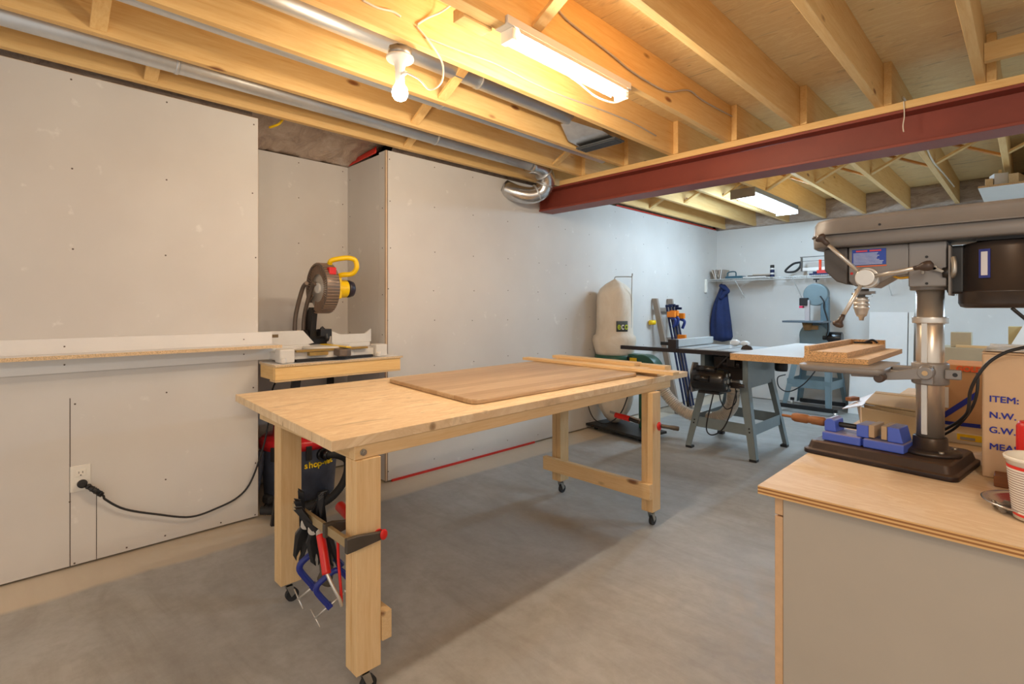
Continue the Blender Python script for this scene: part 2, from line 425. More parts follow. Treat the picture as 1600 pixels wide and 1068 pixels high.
# rim insulation behind plastic sheet
def crinkle(name, P, nu, nv, amp, label, seed=1, mat=None, parent=None):
    r = random.Random(seed); mb = MB(); a, b_, c, d = [V(p) for p in P]; q = []
    nrm = (b_-a).cross(d-a).normalized()
    for j in range(nv+1):
        for i in range(nu+1):
            u, v = i/nu, j/nv
            p = (a*(1-u)+b_*u)*(1-v) + (d*(1-u)+c*u)*v
            if 0 < j < nv: p = p + nrm*r.uniform(-amp, amp)
            q.append(p)
    mb.add(q, [(j*(nu+1)+i, j*(nu+1)+i+1, (j+1)*(nu+1)+i+1, (j+1)*(nu+1)+i) for j in range(nv) for i in range(nu)], True)
    o = mb.build(name, mat or M['poly'], parent); md = o.modifiers.new('s', 'SOLIDIFY'); md.thickness = .002
    return o
struct('wall_outer', MB().box(-4.14, -4.10, -1.6, 7.9, 0, 2.74), M['gap'])
ri = MB().box(-4.08, -3.50, -1.6, 7.7, 2.60, 2.74).box(-3.5, 3.3, 7.74, 7.80, 2.48, 2.74)
struct('trim_1', ri, M['gap'])
o = crinkle('trim_2', [(-3.99, 1.0, 2.462), (-3.99, 2.1, 2.462), (-3.46, 2.1, 2.585), (-3.46, 1.0, 2.585)], 26, 10, .012, None, 4); tag(o, kind='structure')
o = crinkle('trim_3', [(-3.47, 2.1, 2.478), (-3.47, 7.7, 2.478), (-3.40, 7.7, 2.60), (-3.40, 2.1, 2.60)], 60, 5, .010, None, 5); tag(o, kind='structure')
o = crinkle('trim_4', [(-3.47, -1.6, 2.478), (-3.47, 1.1, 2.478), (-3.40, 1.1, 2.60), (-3.40, -1.6, 2.60)], 30, 5, .010, None, 6); tag(o, kind='structure')
o = crinkle('trim_5', [(-3.4, 7.722, 2.472), (3.3, 7.722, 2.472), (3.3, 7.69, 2.739), (-3.4, 7.69, 2.739)], 110, 6, .012, None, 7); tag(o, kind='structure')
tag(crinkle('wall_sealing_tape', [(-3.95, 1.995, 2.462), (-3.50, 1.995, 2.478), (-3.50, 2.00, 2.53), (-3.95, 2.00, 2.50)], 12, 3, .004, None, 8, M['tape_red']),
    'red sealing tape along the top of the wall recess', 'tape')
tp = MB()
tp.bar((-3.366, 2.05, .008), (-3.366, 3.62, .008), .012, .018)
tp.build('floor_sealing_tape', M['tape_red'], label='strip of red tape along the floor at the left wall', cat='tape')
tp = MB().bar((-3.362, 5.0, 2.484), (-3.362, 7.65, 2.484), .012, .012)
tp.build('wall_top_tape', M['tape_red'], label='thin red tape line along the top of the far left wall', cat='tape')

# ---------------------------------------------------------------- joists
NX = [-3.325, -2.88, -2.435, -1.99, -1.545, -1.10, -.655, -.21, .235, .68, 1.125, 1.57, 2.015, 2.46, 2.905]
ordn = ['wall-side', 'second', 'third', 'fourth', 'fifth', 'sixth', 'seventh', 'eighth', 'ninth', 'tenth', 'eleventh', 'twelfth', 'thirteenth', 'fourteenth', 'fifteenth']
JB, JT, JW = 2.49, 2.74, .041
for i, x in enumerate(NX):
    o = MB().box(x, x+JW, -1.6, 3.84, JB, JT).build('ceiling_joist', M['joist_y'], bevel=.002, seg=1, group='ceiling joists on the near side of the red beam',
        label='pine joist this side of the red beam, ' + ('closest to the left wall' if i == 0 else '%s from the left wall' % ordn[i]), cat='joist')
for i, x in enumerate(NX):
    o = MB().box(x+JW+.001, x+2*JW, 3.67, 7.735, JB, JT).build('ceiling_joist', M['joist_y'], bevel=.002, seg=1, group='ceiling joists beyond the red beam',
        label='pine joist beyond the red beam, ' + ('closest to the left wall' if i == 0 else '%s from the left wall' % ordn[i]), cat='joist')
# steel beam with wooden plate
bt = thing('steel_beam', 'long red painted steel beam crossing under the joists', 'beam', (0, 3.75, 2.215))
bw = MB().box(-3.36, 3.29, 3.775, 3.785, 2.253, 2.4275)
bw.build('web', M['beam_red'], bt)
MB().box(-3.36, 3.29, 3.68, 3.88, 2.235, 2.252).build('bottom_flange', M['beam_red'], bt, bevel=.002)
MB().box(-3.36, 3.29, 3.68, 3.88, 2.428, 2.445).build('top_flange', M['beam_red'], bt, bevel=.002)
MB().box(-3.355, -3.345, 3.685, 3.875, 2.2525, 2.4275).build('end_plate', M['beam_red'], bt)
MB().box(-3.10, 3.29, 3.675, 3.88, 2.4455, 2.489).build('beam_plate', M['joist_x'], bevel=.003, label='pine plate lying on top of the red steel beam', cat='plank')
# cross bracing between joists
def add_brace(i, y, far=False, flip=False):
    off = 2*JW if far else JW
    x0 = NX[i]+off+.002; x1 = NX[i+1]+(JW if far else 0)-.001
    za, zb = (JB+.012, JT-.03) if not flip else (JT-.03, JB+.012)
    p0 = V((x0, y, za)); p1 = V((x1, y, zb)); d = (p1-p0).normalized(); n = V((-d.z, 0, d.x))
    t = .021
    # mitred flat strip: wide along y
    poly = [(x0, y-.030, za), (x1, y-.030, zb), (x1, y-.030, zb+t), (x0, y-.030, za+t)]
    MB().prism(poly, (0, .060, 0)).build('joist_brace', M['stain_x' if far and flip else 'joist_x'], bevel=.0015, seg=1,
        label='brace %s, joists %s to %s from left wall, %s' % (
            'beyond beam' if far else ('by the bulb' if 1.2 < y < 3 else ('close before beam' if y > 3 else 'at view edge')),
            'first' if i == 0 else ordn[i], ordn[i+1], 'rising right' if not flip else 'falling right'),
        cat='brace', group='braces between the ceiling joists')
for i, y in ((0, 2.13), (1, 1.90), (2, 1.79), (0, .54), (1, .28)):
    add_brace(i, y)
add_brace(1, 3.30)
add_brace(4, 1.63)
for i in range(0, 9):
    add_brace(i, 5.55, far=True); add_brace(i, 5.61, far=True, flip=True)
# blocking
tag(MB().box(-.167, .233, 3.47, 3.51, 2.53, 2.62).build('joist_blocking', M['joist_x']), 'short pine block between the two rightmost joists in view', 'block')
tag(MB().box(-.126, .274, 5.0, 5.04, 2.52, 2.60).build('joist_blocking', M['joist_x']), 'short pine block between joists beyond the red beam, near the right edge', 'block')


# ================================================================ work table
tt = thing('work_table', 'long pine workbench on casters with a plywood top', 'table', (-1.545, .81, 0), 0, local=True)
MB().prism([(-1.175, -.02, .846), (-.005, -.082, .846), (-.055, 2.40, .846), (-1.195, 2.44, .846)], (0, 0, .034)).build('tabletop', [M['table_ply']], tt, bevel=.002)
MB().prism([(-.05, .0, .80), (-.012, .0, .80), (-.060, 2.18, .80), (-.098, 2.18, .80)], (0, 0, .0455)).build('side_rail', M['pine_y'], tt, bevel=.002)
MB().box(-.90, -.862, .0, 2.05, .800, .8455).build('side_rail', M['pine_y'], tt, bevel=.002)
for y0 in (-.02, 1.89):
    MB().box(-.862, (-.05 if y0 < 1 else -.10), y0+.02, y0+.11, .800, .8455).build('cross_rail', M['pine_x'], tt, bevel=.002)
bl = MB().cyl((-.012, .03, .822), (-.006, .03, .822), .011, n=16).cyl((-.006, .03, .822), (.001, .03, .822), .007, n=6)
bl.build('bolt', M['zinc'], tt)
for lx, ly in ((-.075, 0), (-.805, .03), (-.093, 1.89), (-.823, 1.92)):
    m = MB(); m.box(lx, lx+.036, ly, ly+.09, .095, .7995).box(lx+.038, lx+.075, ly, ly+.09, .095, .7995)
    lg = m.build('leg', M['pine_z'], tt, bevel=.002)
    cx, cy = lx+.038, ly+.045
    c = MB().box(cx-.025, cx+.025, cy-.03, cy+.03, .089, .0948)
    c.cyl((cx, cy, .076), (cx, cy, .089), .014, n=16)
    for sx in (-1, 1): c.prism([(cx+sx*.013, cy-.014, .078), (cx+sx*.013, cy+.014, .078), (cx+sx*.013, cy+.028, .034), (cx+sx*.013, cy+.010, .022)], (sx*.0025, 0, 0))
    c.box(cx-.0155, cx+.0155, cy-.014, cy+.014, .0735, .078)
    cs = c.build('caster', M['zinc'], lg)
    MB().cyl((cx-.010, cy+.017, .0275), (cx+.010, cy+.017, .0275), .0275, n=28).build('wheel', M['rubber'], lg)
MB().box(-.85, -.016, 1.853, 1.889, .178, .268).build('stretcher', M['pine_x'], tt, bevel=.002)
MB().box(-.14, .006, .092, .128, .175, .27).build('stretcher_block', M['pine_x'], tt, bevel=.002)

# walnut panel on the table
TZ = .881
q = [(-2.565, 1.53), (-1.685, 1.43), (-1.70, 2.78), (-2.63, 2.86)]
def rounded_poly(q, r, z, n=6):
    out = []
    for i in range(len(q)):
        p = V((*q[i], 0)); a = (V((*q[i-1], 0))-p).normalized(); b = (V((*q[(i+1) % len(q)], 0))-p).normalized()
        for k in range(n+1):
            t = k/n; s0 = p + a*r*(1-t)**2 + b*r*t**2
            out.append((s0.x, s0.y, z))
    return out
def stave_wood():
    m, nt, b = newmat('stave_wood'); tc = nt.nodes.new('ShaderNodeTexCoord'); sx = nt.nodes.new('ShaderNodeSeparateXYZ'); nt.links.new(tc.outputs['Object'], sx.inputs[0])
    mu = nt.nodes.new('ShaderNodeMath'); mu.operation = 'MULTIPLY'; mu.inputs[1].default_value = 13.0; nt.links.new(sx.outputs[0], mu.inputs[0])
    fl = nt.nodes.new('ShaderNodeMath'); fl.operation = 'FLOOR'; nt.links.new(mu.outputs[0], fl.inputs[0])
    wn = nt.nodes.new('ShaderNodeTexWhiteNoise'); wn.noise_dimensions = '1D'; nt.links.new(fl.outputs[0], wn.inputs['W'])
    v = coords(nt, (14, .9, 14), rnd=False); g = noise(nt, v, 3, 5, .65, 1)
    c = ramp(nt, wn.outputs['Value'], [(0, sl((180, 148, 112))), (.5, sl((196, 166, 128))), (1, sl((208, 180, 144)))])
    c = mix(nt, ramp(nt, g, [(.35, G(0)), (.7, G(.6))]), c, sl((150, 116, 82)))
    nt.links.new(c, b.inputs['Base Color']); b.inputs['Roughness'].default_value = .4; return m
M['walnut'] = stave_wood()
MB().prism(rounded_poly(q, .06, TZ), (0, 0, .022)).build('walnut_panel', M['walnut'], bevel=.006, seg=3,
    label='brown glued hardwood panel with rounded edges lying on the workbench', cat='board')
def plank(p0, p1, w, h, z, label, name='plank', mat='pine_x', cat='plank', group=None):
    p0 = V((p0.x, p0.y, z+h/2)); p1 = V((p1.x, p1.y, z+h/2))
    L = (p1-p0).length; a = math.atan2(p1.y-p0.y, p1.x-p0.x); c = (p0+p1)/2
    m = MB().box(-L/2, L/2, -w/2, w/2, 0, h)
    o = m.build(name, M[mat], bevel=.0015, label=label, cat=cat, group=group)
    o.location = (c.x, c.y, z); o.rotation_euler = (0, 0, a); return o
gp = 'planks at the far end of the workbench'
plank(V((-2.62, 3.00, 0)), V((-1.61, 2.88, 0)), .075, .019, TZ, 'lower pine strip directly under the front plank on the workbench', group=gp)
plank(atz(823, 560, .91)+V((0, -.01, 0)), atz(1054, 585, .91)+V((.0, 0.02, 0)), .07, .019, TZ+.0235, 'long front pine plank lying across the far end of the workbench', group=gp)
plank(V((-2.66, 3.11, 0)), V((-1.80, 3.05, 0)), .07, .019, TZ, 'lower rear pine strip on the far end of the workbench', group=gp)
plank(V((-2.70, 3.16, 0)), V((-1.92, 3.12, 0)), .09, .022, TZ+.0195, 'topmost rear pine plank of the stack at the far workbench end', group=gp)
plank(V((-1.95, 3.18, 0)), V((-1.72, 3.17, 0)), .075, .03, TZ, 'short thick pine offcut at the right of the plank stack', name='offcut', cat='offcut', group=gp)

# ---------------- bar clamp on the near leg
def bar_clamp(label, bx, y, z, x0, jaws, col):
    t = thing('bar_clamp', label, 'clamp', ((x0+bx)/2, y, z))
    return t
bc = thing('bar_clamp', 'bar clamp with red pads gripping the near workbench leg', 'clamp', (-1.7, .785, .54))
MB().box(-1.985, -1.535, .776, .790, .526, .556).build('bar', plain('bar_brass', (168, 148, 112), .45, .3), bc, bevel=.001)
M['clamp_grey'] = plain('clamp_grey', (82, 74, 66), .45, .4, var=.12)
M['clamp_red'] = plain('clamp_red', (206, 30, 24), .35, var=.05)
M['clamp_blue'] = plain('clamp_blue', (28, 42, 128), .35, var=.08)
for jx, ln, nm in ((-1.539, .13, 'fixed_jaw'), (-1.70, .10, 'sliding_jaw')):
    m = MB().prism([(jx, .765, .518), (jx, .765, .566), (jx, .80, .566), (jx, .765+ln, .552), (jx, .765+ln+.012, .540), (jx, .765+ln, .528), (jx, .80, .520)], (.018, 0, 0))
    jj = m.build(nm, M['clamp_grey'], bc, bevel=.003)
    MB().cyl((jx-.012 if jx > -1.6 else jx+.03, .765+ln-.005, .540), (jx+.0 if jx > -1.6 else jx+.018, .765+ln-.005, .540), .017, n=20).build('pad', M['clamp_red'], jj)
MB().lathe([(.012, 0), (.017, .008), (.019, .03), (.015, .06), (.018, .095), (.013, .105)], (-1.71, .905, .545), (-.9, .25, .35)).build('handle', M['clamp_red'], bc)
MB().ell((-1.518, .895, .545), .006, .014, .018).build('end_cap', M['clamp_red'], bc)

rh = aty(531, 790, .93); rh2 = aty(552, 812, .93)
MB().tube([rh, rh.lerp(rh2, .5), rh2], .020, n=14).build('rear_handle', M['clamp_red'], bc)
# ---------------- blue C clamps hanging from the bar
def c_clamp(label, loc, rot, s=1.0):
    t = bpy.data.objects.new('c_clamp', None); C.objects.link(t); t.location = loc; t.rotation_euler = rot
    tag(t, label, 'clamp', 'blue C clamps'); ORG[t.name] = V((0, 0, 0))
    path = [(0, .00), (0, .085), (.014, .105), (.10, .112), (.118, .10), (.122, .075), (.122, 0)]
    m = MB()
    # frame in the x-z plane, T-section swept as a bent bar
    pts = [(.0, 0, -.075), (0, 0, .0), (.012, 0, .022), (.035, 0, .03), (.095, 0, .03), (.118, 0, .02), (.128, 0, .0), (.128, 0, -.075)]
    m.tube([tuple(c*s for c in p) for p in pts], .0135*s, n=8, sub=3)
    m.box(-.012*s, .014*s, -.011*s, .011*s, -.092*s, -.07*s).box(.114*s, .14*s, -.011*s, .011*s, -.092*s, -.07*s)
    m.build('frame', M['clamp_blue'], t, bevel=.002)
    m = MB().cyl((-.075*s, 0, -.082*s), (.085*s, 0, -.082*s), .0045*s, n=12)
    sc = m.build('screw', M['steel'], t)
    MB().cyl((.085*s, 0, -.082*s), (.093*s, 0, -.082*s), .011*s, n=18).build('swivel_pad', M['steel'], sc)
    MB().cyl((-.07*s, -.03*s, -.115*s), (-.07*s, .03*s, -.049*s), .0028*s, n=8).build('tommy_bar', M['steel'], sc)
    return t
# placed so that the frames lean under the bar
c_clamp('blue C clamp hanging below the bar clamp, the left one', tuple(aty(470, 893, .80)), (0, math.radians(-36), math.radians(62)), .95)
c_clamp('blue C clamp hanging below the bar clamp, close beside the leg', tuple(aty(496, 926, .775)), (0, math.radians(-36), math.radians(66)), .80)
M['clamp_black'] = plain('clamp_black', (24, 24, 28), .4)
def spring_clamp(label, loc, rot):
    t = bpy.data.objects.new('spring_clamp', None); C.objects.link(t); t.location = loc; t.rotation_euler = rot; t.scale = (1.45, 1.45, 1.45)
    tag(t, label, 'clamp', 'black spring clamps'); ORG[t.name] = V((0, 0, 0))
    for s in (-1, 1):
        m = MB().prism([(s*.004, -.010, 0), (s*.020, -.010, -.035), (s*.014, -.010, -.085), (s*.002, -.010, -.10), (s*.006, -.010, -.075), (s*.008, -.010, -.035), (-s*.004, -.010, .0),
                        (-s*.022, -.010, .07), (-s*.034, -.010, .075), (-s*.016, -.010, .01)][::1], (0, .02, 0))
        m.build('lever', M['clamp_black'], t, bevel=.002)
    MB().cyl((0, -.014, -.005), (0, .014, -.005), .012, n=20).build('pivot_spring', M['steel'], t)
    return t
spring_clamp('black spring clamp hanging at the left end of the bar', (-1.915, .800, .500), (0, math.radians(12), math.radians(66)))
spring_clamp('black spring clamp hanging in the middle of the bar, its jaws down', (-1.862, .802, .495), (0, math.radians(-6), math.radians(66)))
spring_clamp('black spring clamp hanging closest to the sliding jaw', (-1.805, .806, .50), (0, math.radians(-20), math.radians(66)))
# red handled clamp
hc = thing('hand_clamp', 'small clamp with a red sleeve handle below the bar clamp', 'clamp', (-1.62, .78, .36))
MB().tube([(-1.735, .775, .512), (-1.70, .77, .465), (-1.665, .765, .405)], .015, n=14).build('handle', M['clamp_red'], hc)
MB().tube([(-1.665, .765, .41), (-1.64, .775, .37), (-1.625, .79, .33), (-1.628, .80, .30)], .006, n=10).build('arm', M['steel'], hc)
MB().tube([(-1.655, .80, .53), (-1.652, .80, .45), (-1.635, .80, .36), (-1.628, .80, .30)], .005, n=10).build('arm', M['clamp_red'], hc)
gl = MB()
gl.loft([[V((-1.86+a*math.cos(t)*.5+o_, .85+b*math.sin(t), z)) for t in [2*PI*k/14 for k in range(14)]] for a, b, z, o_ in ((.02, .012, .49, .02), (.06, .02, .45, .01), (.09, .022, .38, 0), (.075, .02, .31, .01), (.10, .018, .27, -.01))])
M['felt'] = plain('felt', (84, 76, 64), .9, var=.25, sc=20)
gl.build('work_glove', M['felt'], label='grey green work glove hanging behind the black spring clamps', cat='glove')
# clamp on the far leg
fc = thing('bar_clamp', 'red and black bar clamp gripping the far right workbench leg', 'clamp', (-1.6, 2.68, .60))
MB().bar(aty(953, 643, 2.665), aty(1000, 656, 2.665), .004, .014).build('bar', M['zinc'], fc)
h = MB().tube([aty(962, 648, 2.665), aty(973, 651, 2.665), aty(984, 654, 2.665)], .017, n=14); h.build('sliding_head', M['clamp_red'], fc)
MB().tube([aty(984, 654, 2.665), aty(992, 657, 2.665), aty(999, 659, 2.665)], .012, n=12).build('release_lever', M['clamp_black'], fc)
pc = V((-1.537, 2.73, .605))
MB().ell(pc, .012, .02, .026).build('pad', M['clamp_red'], fc)
MB().lathe([(.008, 0), (.012, .01), (.011, .05), (.014, .075), (.014, .1), (.01, .105)], pc+V((.008, 0, .004)), (.86, .50, -.10)).build('handle', M['clamp_grey'], fc)

# ================================================================ cabinet and counter at the right
cb = thing('base_cabinet', 'plain grey sided base cabinet under the plywood counter', 'cabinet', (-.1, 2.2, 0))
M['panel_grey'] = plain('panel_grey', (174, 163, 150), .45, var=.02)
MB().box(-.389, .60, 1.232, 1.250, 0, .8815).box(-.389, .60, 3.18, 3.198, 0, .8815).box(.585, .60, 1.25, 3.18, 0, .8815).box(-.389, .585, 1.25, 3.18, .08, .10).build('body', M['panel_grey'], cb, bevel=.0008, seg=1)
M['mdf_edge'] = plain('mdf_edge', (205, 165, 125), .6, var=.06, sc=60)
for k in range(3):
    y0 = 1.235+k*.652
    d = MB().box(-.4075, -.390, y0, y0+.648, .03, .832).build('door', M['mdf_edge'], cb, bevel=.0015)
    MB().box(-.4075, -.390, y0, y0+.648, .8355, .880).build('drawer_front', M['mdf_edge'], cb, bevel=.0015)
ct = MB().box(-.434, .62, 1.206, 3.22, .882, .8995); ct.m = 1
ct.box(-.4345, .6205, 1.2055, 3.2205, .8822, .8994)
ct = MB(); ct.box(-.434, .62, 1.206, 3.22, .882, .90)
for i in range(len(ct.f)):
    if i != 1: ct.mi[i] = 1
ct.build('counter', [M['counter_ply'], M['ply_edge']], label='pale plywood countertop carrying the drill press', cat='countertop')

# ================================================================ left wall shelf
ws = thing('wall_shelf', 'narrow white wall shelf with raw particle board edge at the left', 'shelf', (-3.3, -.2, .98))
MB().box(-3.3695, -3.352, -1.6, 1.185, 1.0755, 1.15).build('upper_cleat', M['melamine'], ws)
MB().box(-3.3695, -3.352, -1.6, 1.185, .98, 1.0565).build('lower_cleat', M['melamine'], ws)
sh = MB().box(-3.3695, -3.222, -1.6, 1.197, 1.057, 1.075)
sh.build('shelf_board', M['melamine'], ws)
MB().box(-3.2219, -3.2205, -1.6, 1.197, 1.057, 1.075).box(-3.3695, -3.2205, 1.1971, 1.198, 1.057, 1.075).build('raw_edge', M['particle_pale'], ws)
for z in (1.11, 1.02):
    s = MB()
    for y in (.2, 1.02): s.cyl((-3.3522, y, z), (-3.3505, y, z), .004, n=8)
    s.build('screw_heads', M['screw'], ws)
# outlet
oc = thing('wall_outlet', 'white duplex outlet low on the left wall with a plug in it', 'outlet', (-3.37, .265, .44))
MB().box(-3.3695, -3.3645, .222, .302, .378, .508).build('cover_plate', M['white_plastic'], oc, bevel=.003)
rc = MB().box(-3.3645, -3.362, .243, .283, .452, .488).box(-3.3645, -3.362, .243, .283, .398, .434); rp = rc.build('receptacle', M['white_plastic'], oc, bevel=.006)
MB().box(-3.3619, -3.3612, .254, .2565, .468, .478).box(-3.3619, -3.3612, .269, .2715, .468, .478).cyl((-3.3619, .263, .459), (-3.3612, .263, .459), .003, n=10).build('slots', M['black'], rp)
pw = thing('power_cord', 'black extension cord plugged into the left wall outlet', 'cord', (-3.34, .6, .1))
MB().lathe([(.018, 0), (.021, .006), (.019, .02), (.010, .026)], (-3.3615, .268, .416), (1, .0, 0)).build('plug', M['rubber'], pw)
m = MB(); b0 = V((-3.345, .285, .405)); b1 = V((-3.335, .345, .345))
m.cyl(b0, b1, .012, .013, n=16)
for k in range(4): m.cyl(b0.lerp(b1, k*.25+.06), b0.lerp(b1, k*.25+.13), .0145, n=16)
m.build('connector', M['black'], pw)
pts = [b1] + [atx(x, y, -3.345) for x, y in ((165, 780), (195, 795), (245, 803), (298, 807), (340, 793), (372, 776), (392, 752))]
pts += [V((-3.335, 1.12, .42)), V((-3.36, 1.16, .55)), V((-3.40, 1.19, .66)), V((-3.44, 1.22, .78)), V((-3.5, 1.3, .88))]
MB().tube([b0+V((-.004, -.012, .006))]+pts, .0055, n=10, sub=6).build('cable', M['rubber'], pw)

# ================================================================ saw bench in the recess
sb = thing('saw_bench', 'white topped narrow bench with pine frame filling the wall recess', 'bench', (-3.5, 1.53, 0))
top = MB().box(-3.96, -3.105, 1.115, 1.98, .952, .965); top.build('bench_top', M['melamine'], sb)
MB().box(-3.1049, -3.1035, 1.115, 1.98, .952, .965).box(-3.36, -3.1035, 1.1139, 1.1149, .952, .965).build('raw_edge', M['particle_pale'], sb)
MB().box(-3.150, -3.112, 1.118, 1.965, .873, .9515).build('frame_rail', M['joist_y'], sb, bevel=.002)
MB().box(-3.36, -3.1505, 1.118, 1.156, .873, .9515).build('frame_rail', M['joist_x'], sb, bevel=.002)
MB().box(-3.96, -3.1505, 1.925, 1.963, .873, .9515).build('frame_rail', M['joist_x'], sb, bevel=.002)
MB().box(-3.20, -3.112, 1.118, 1.965, .862, .8725).build('lower_strip', M['pine_y'], sb)
for y0, dx in ((1.24, .0), (1.82, 0)):
    m = MB().bar((-3.16, y0+.02, .862), (-3.18, y0-.10 if y0 < 1.5 else y0+.1, 0.0), .05, .022, up=(1, 0, 0)); m.build('leg', M['black'], sb) if y0 < 1.5 else None
    m = MB().bar((-3.9, y0, .862), (-3.88, y0, 0.0), .05, .022, up=(1, 0, 0)); m.build('leg', M['black'], sb)

# ================================================================ miter saw
M['saw_grey'] = plain('saw_grey', (214, 210, 204), .45, .0, var=.05)
M['saw_dark'] = plain('saw_dark', (112, 98, 88), .42, .3, var=.1)
M['saw_yellow'] = plain('saw_yellow', (245, 200, 8), .35, var=.03)
ms = thing('miter_saw', 'yellow and grey miter saw with its head raised, standing on the recess bench', 'saw', (-3.45, 1.53, .966))
Z = .966
m = MB().prism([(-3.19, 1.17, Z+.012), (-3.19, 1.40, Z+.012), (-3.17, 1.45, Z+.012), (-3.17, 1.62, Z+.012), (-3.19, 1.66, Z+.012), (-3.19, 1.87, Z+.012), (-3.42, 1.87, Z+.012), (-3.50, 1.70, Z+.012), (-3.50, 1.36, Z+.012), (-3.42, 1.17, Z+.012)], (0, 0, .05))
m.build('base', M['saw_grey'], ms, bevel=.006)
for y0 in (1.16, 1.80):
    m = MB().box(-3.24, -3.155, y0, y0+.09, Z, Z+.085).cyl((-3.155, y0+.02, Z), (-3.155, y0+.02, Z+.035), .018, n=16)
    m.build('foot_block', M['saw_grey'], ms, bevel=.010, seg=3)
MB().box(-3.30, -3.16, 1.26, 1.78, Z+.002, Z+.018).build('underside', M['black'], ms)
m = MB().lathe([(.15, 0), (.15, .018), (.14, .022)], (-3.33, 1.53, Z+.062), (0, 0, 1), n=40)
m.build('turntable', M['saw_grey'], ms)
MB().box(-3.30, -3.155, 1.34, 1.46, Z+.036, Z+.058).box(-3.186, -3.1575, 1.26, 1.74, Z+.062, Z+.075).build('scale_plate', plain('brass_plate', (150, 120, 60), .4), ms)
tb = MB().prism([(-3.17, 1.50, Z+.03), (-3.17, 1.59, Z+.03), (-3.09, 1.585, Z+.025), (-3.07, 1.545, Z+.025), (-3.09, 1.505, Z+.025)], (0, 0, .045)); tb.build('miter_lock', M['saw_dark'], ms, bevel=.006)
MB().prism([(-3.40, 1.515, Z+.085), (-3.40, 1.565, Z+.085), (-3.10, 1.59, Z+.079), (-3.10, 1.555, Z+.079)], (0, 0, .005)).build('kerf_plate', M['saw_yellow'], ms)
# fences, facing the room
f1 = [(-3.40, 1.12, Z+.09), (-3.40, 1.43, Z+.09), (-3.40, 1.475, Z+.10), (-3.40, 1.40, Z+.185), (-3.40, 1.12, Z+.185)]
a_ = MB().prism(f1, (-.018, 0, 0)).build('fence', M['saw_grey'], ms, bevel=.002)
MB().box(-3.3995, -3.3985, 1.14, 1.24, Z+.145, Z+.165).build('warning_plate', plain('plate_bronze', (110, 88, 55), .5), a_)
f2 = [(-3.40, 1.60, Z+.09), (-3.40, 1.90, Z+.09), (-3.40, 1.90, Z+.185), (-3.40, 1.85, Z+.15), (-3.40, 1.66, Z+.15), (-3.40, 1.60, Z+.175)]
MB().prism(f2, (-.018, 0, 0)).build('fence', M['saw_grey'], ms, bevel=.002)
for ya, yb_ in ((1.15, 1.44), (1.60, 1.88)): MB().box(-3.42, -3.38, ya, yb_, Z+.062, Z+.09).build('fence_foot', M['saw_grey'], ms, bevel=.003)
# arm and pivot
MB().cyl((-3.52, 1.44, Z+.14), (-3.52, 1.62, Z+.14), .045, n=24).box(-3.56, -3.48, 1.46, 1.60, Z+.03, Z+.14).build('pivot', M['black'], ms)
arm = MB()
for yy in (1.395, 1.455):
    arm.tube([(-3.53, yy, Z+.14), (-3.53, yy+.005, Z+.26), (-3.50, yy+.012, Z+.36), (-3.44, yy+.02, Z+.47), (-3.38, yy+.02, Z+.50)], .014, n=10)
arm.build('arm', M['saw_dark'], ms)
MB().prism([(-3.56, 1.47, Z+.12), (-3.46, 1.47, Z+.12), (-3.42, 1.47, Z+.32), (-3.48, 1.47, Z+.34), (-3.55, 1.47, Z+.26)], (0, .04, 0)).tube([(-3.44, 1.54, Z+.20), (-3.42, 1.56, Z+.17), (-3.40, 1.57, Z+.12)], .014, n=12).box(-3.46, -3.40, 1.52, 1.60, Z+.14, Z+.19).build('linkage', M['black'], ms, bevel=.004)
bc_ = V((-3.37, 1.50, Z+.468)); yn = V((0, 1, 0))
MB().cyl(bc_-yn*.003, bc_+yn*.0, .148, n=64).build('blade', M['steel'], ms)
g = MB()
def arcring(m, c, r0, r1, y0, y1, a0, a1, n=48):
    q = []
    for k in range(n+1):
        t = a0+(a1-a0)*k/n
        for r, y in ((r0, y0), (r1, y0), (r1, y1), (r0, y1)):
            q.append(V((c.x+math.cos(t)*r, y, c.z+math.sin(t)*r)))
    fs = []
    for k in range(n):
        for j in range(4): fs.append((k*4+j, k*4+(j+1) % 4, (k+1)*4+(j+1) % 4, (k+1)*4+j))
    fs += [(0, 1, 2, 3), (n*4+3, n*4+2, n*4+1, n*4)]
    m.add(q, fs, [i % 4 in (1, 3) for i in range(len(fs))])
arcring(g, bc_, .04, .165, 1.525, 1.565, 0, 2*PI)
arcring(g, bc_, .155, .168, 1.475, 1.565, math.radians(-60), math.radians(215))
gg = g.build('blade_guard', M['saw_dark'], ms, bevel=.003)
fl = MB()
for k in range(46):
    t = math.radians(-110+k*7.2); c, s_ = math.cos(t), math.sin(t)
    fl.bar((bc_.x+c*.168, 1.478, bc_.z+s_*.168), (bc_.x+c*.168, 1.562, bc_.z+s_*.168), .006, .006, up=(c, 0, s_))
    fl.bar((bc_.x+c*.095, 1.486, bc_.z+s_*.095), (bc_.x+c*.160, 1.486, bc_.z+s_*.160), .005, .007, up=(0, 1, 0))
fl.build('guard_ribs', plain('guard_ribs', (146, 122, 104), .4, .2), gg)
MB().cyl(bc_-yn*.02, bc_+yn*.01, .035, n=24).build('arbor', M['saw_grey'], ms)
MB().box(bc_.x+.10, bc_.x+.145, 1.50, 1.55, bc_.z+.085, bc_.z+.135).build('warning_label', M['clamp_red'], gg, bevel=.006)
mo = MB().cyl(bc_+yn*.066, bc_+yn*.19, .062, n=32).box(bc_.x-.07, bc_.x+.06, 1.566, 1.63, bc_.z-.07, bc_.z+.08)
mm_ = mo.build('motor_housing', M['saw_yellow'], ms, bevel=.008, seg=3)
MB().lathe([(.060, 0), (.060, .02), (.052, .045), (.035, .055)], bc_+yn*.19, (0, 1, 0)).build('end_cap', plain('endcap', (40, 34, 48), .4), mm_)
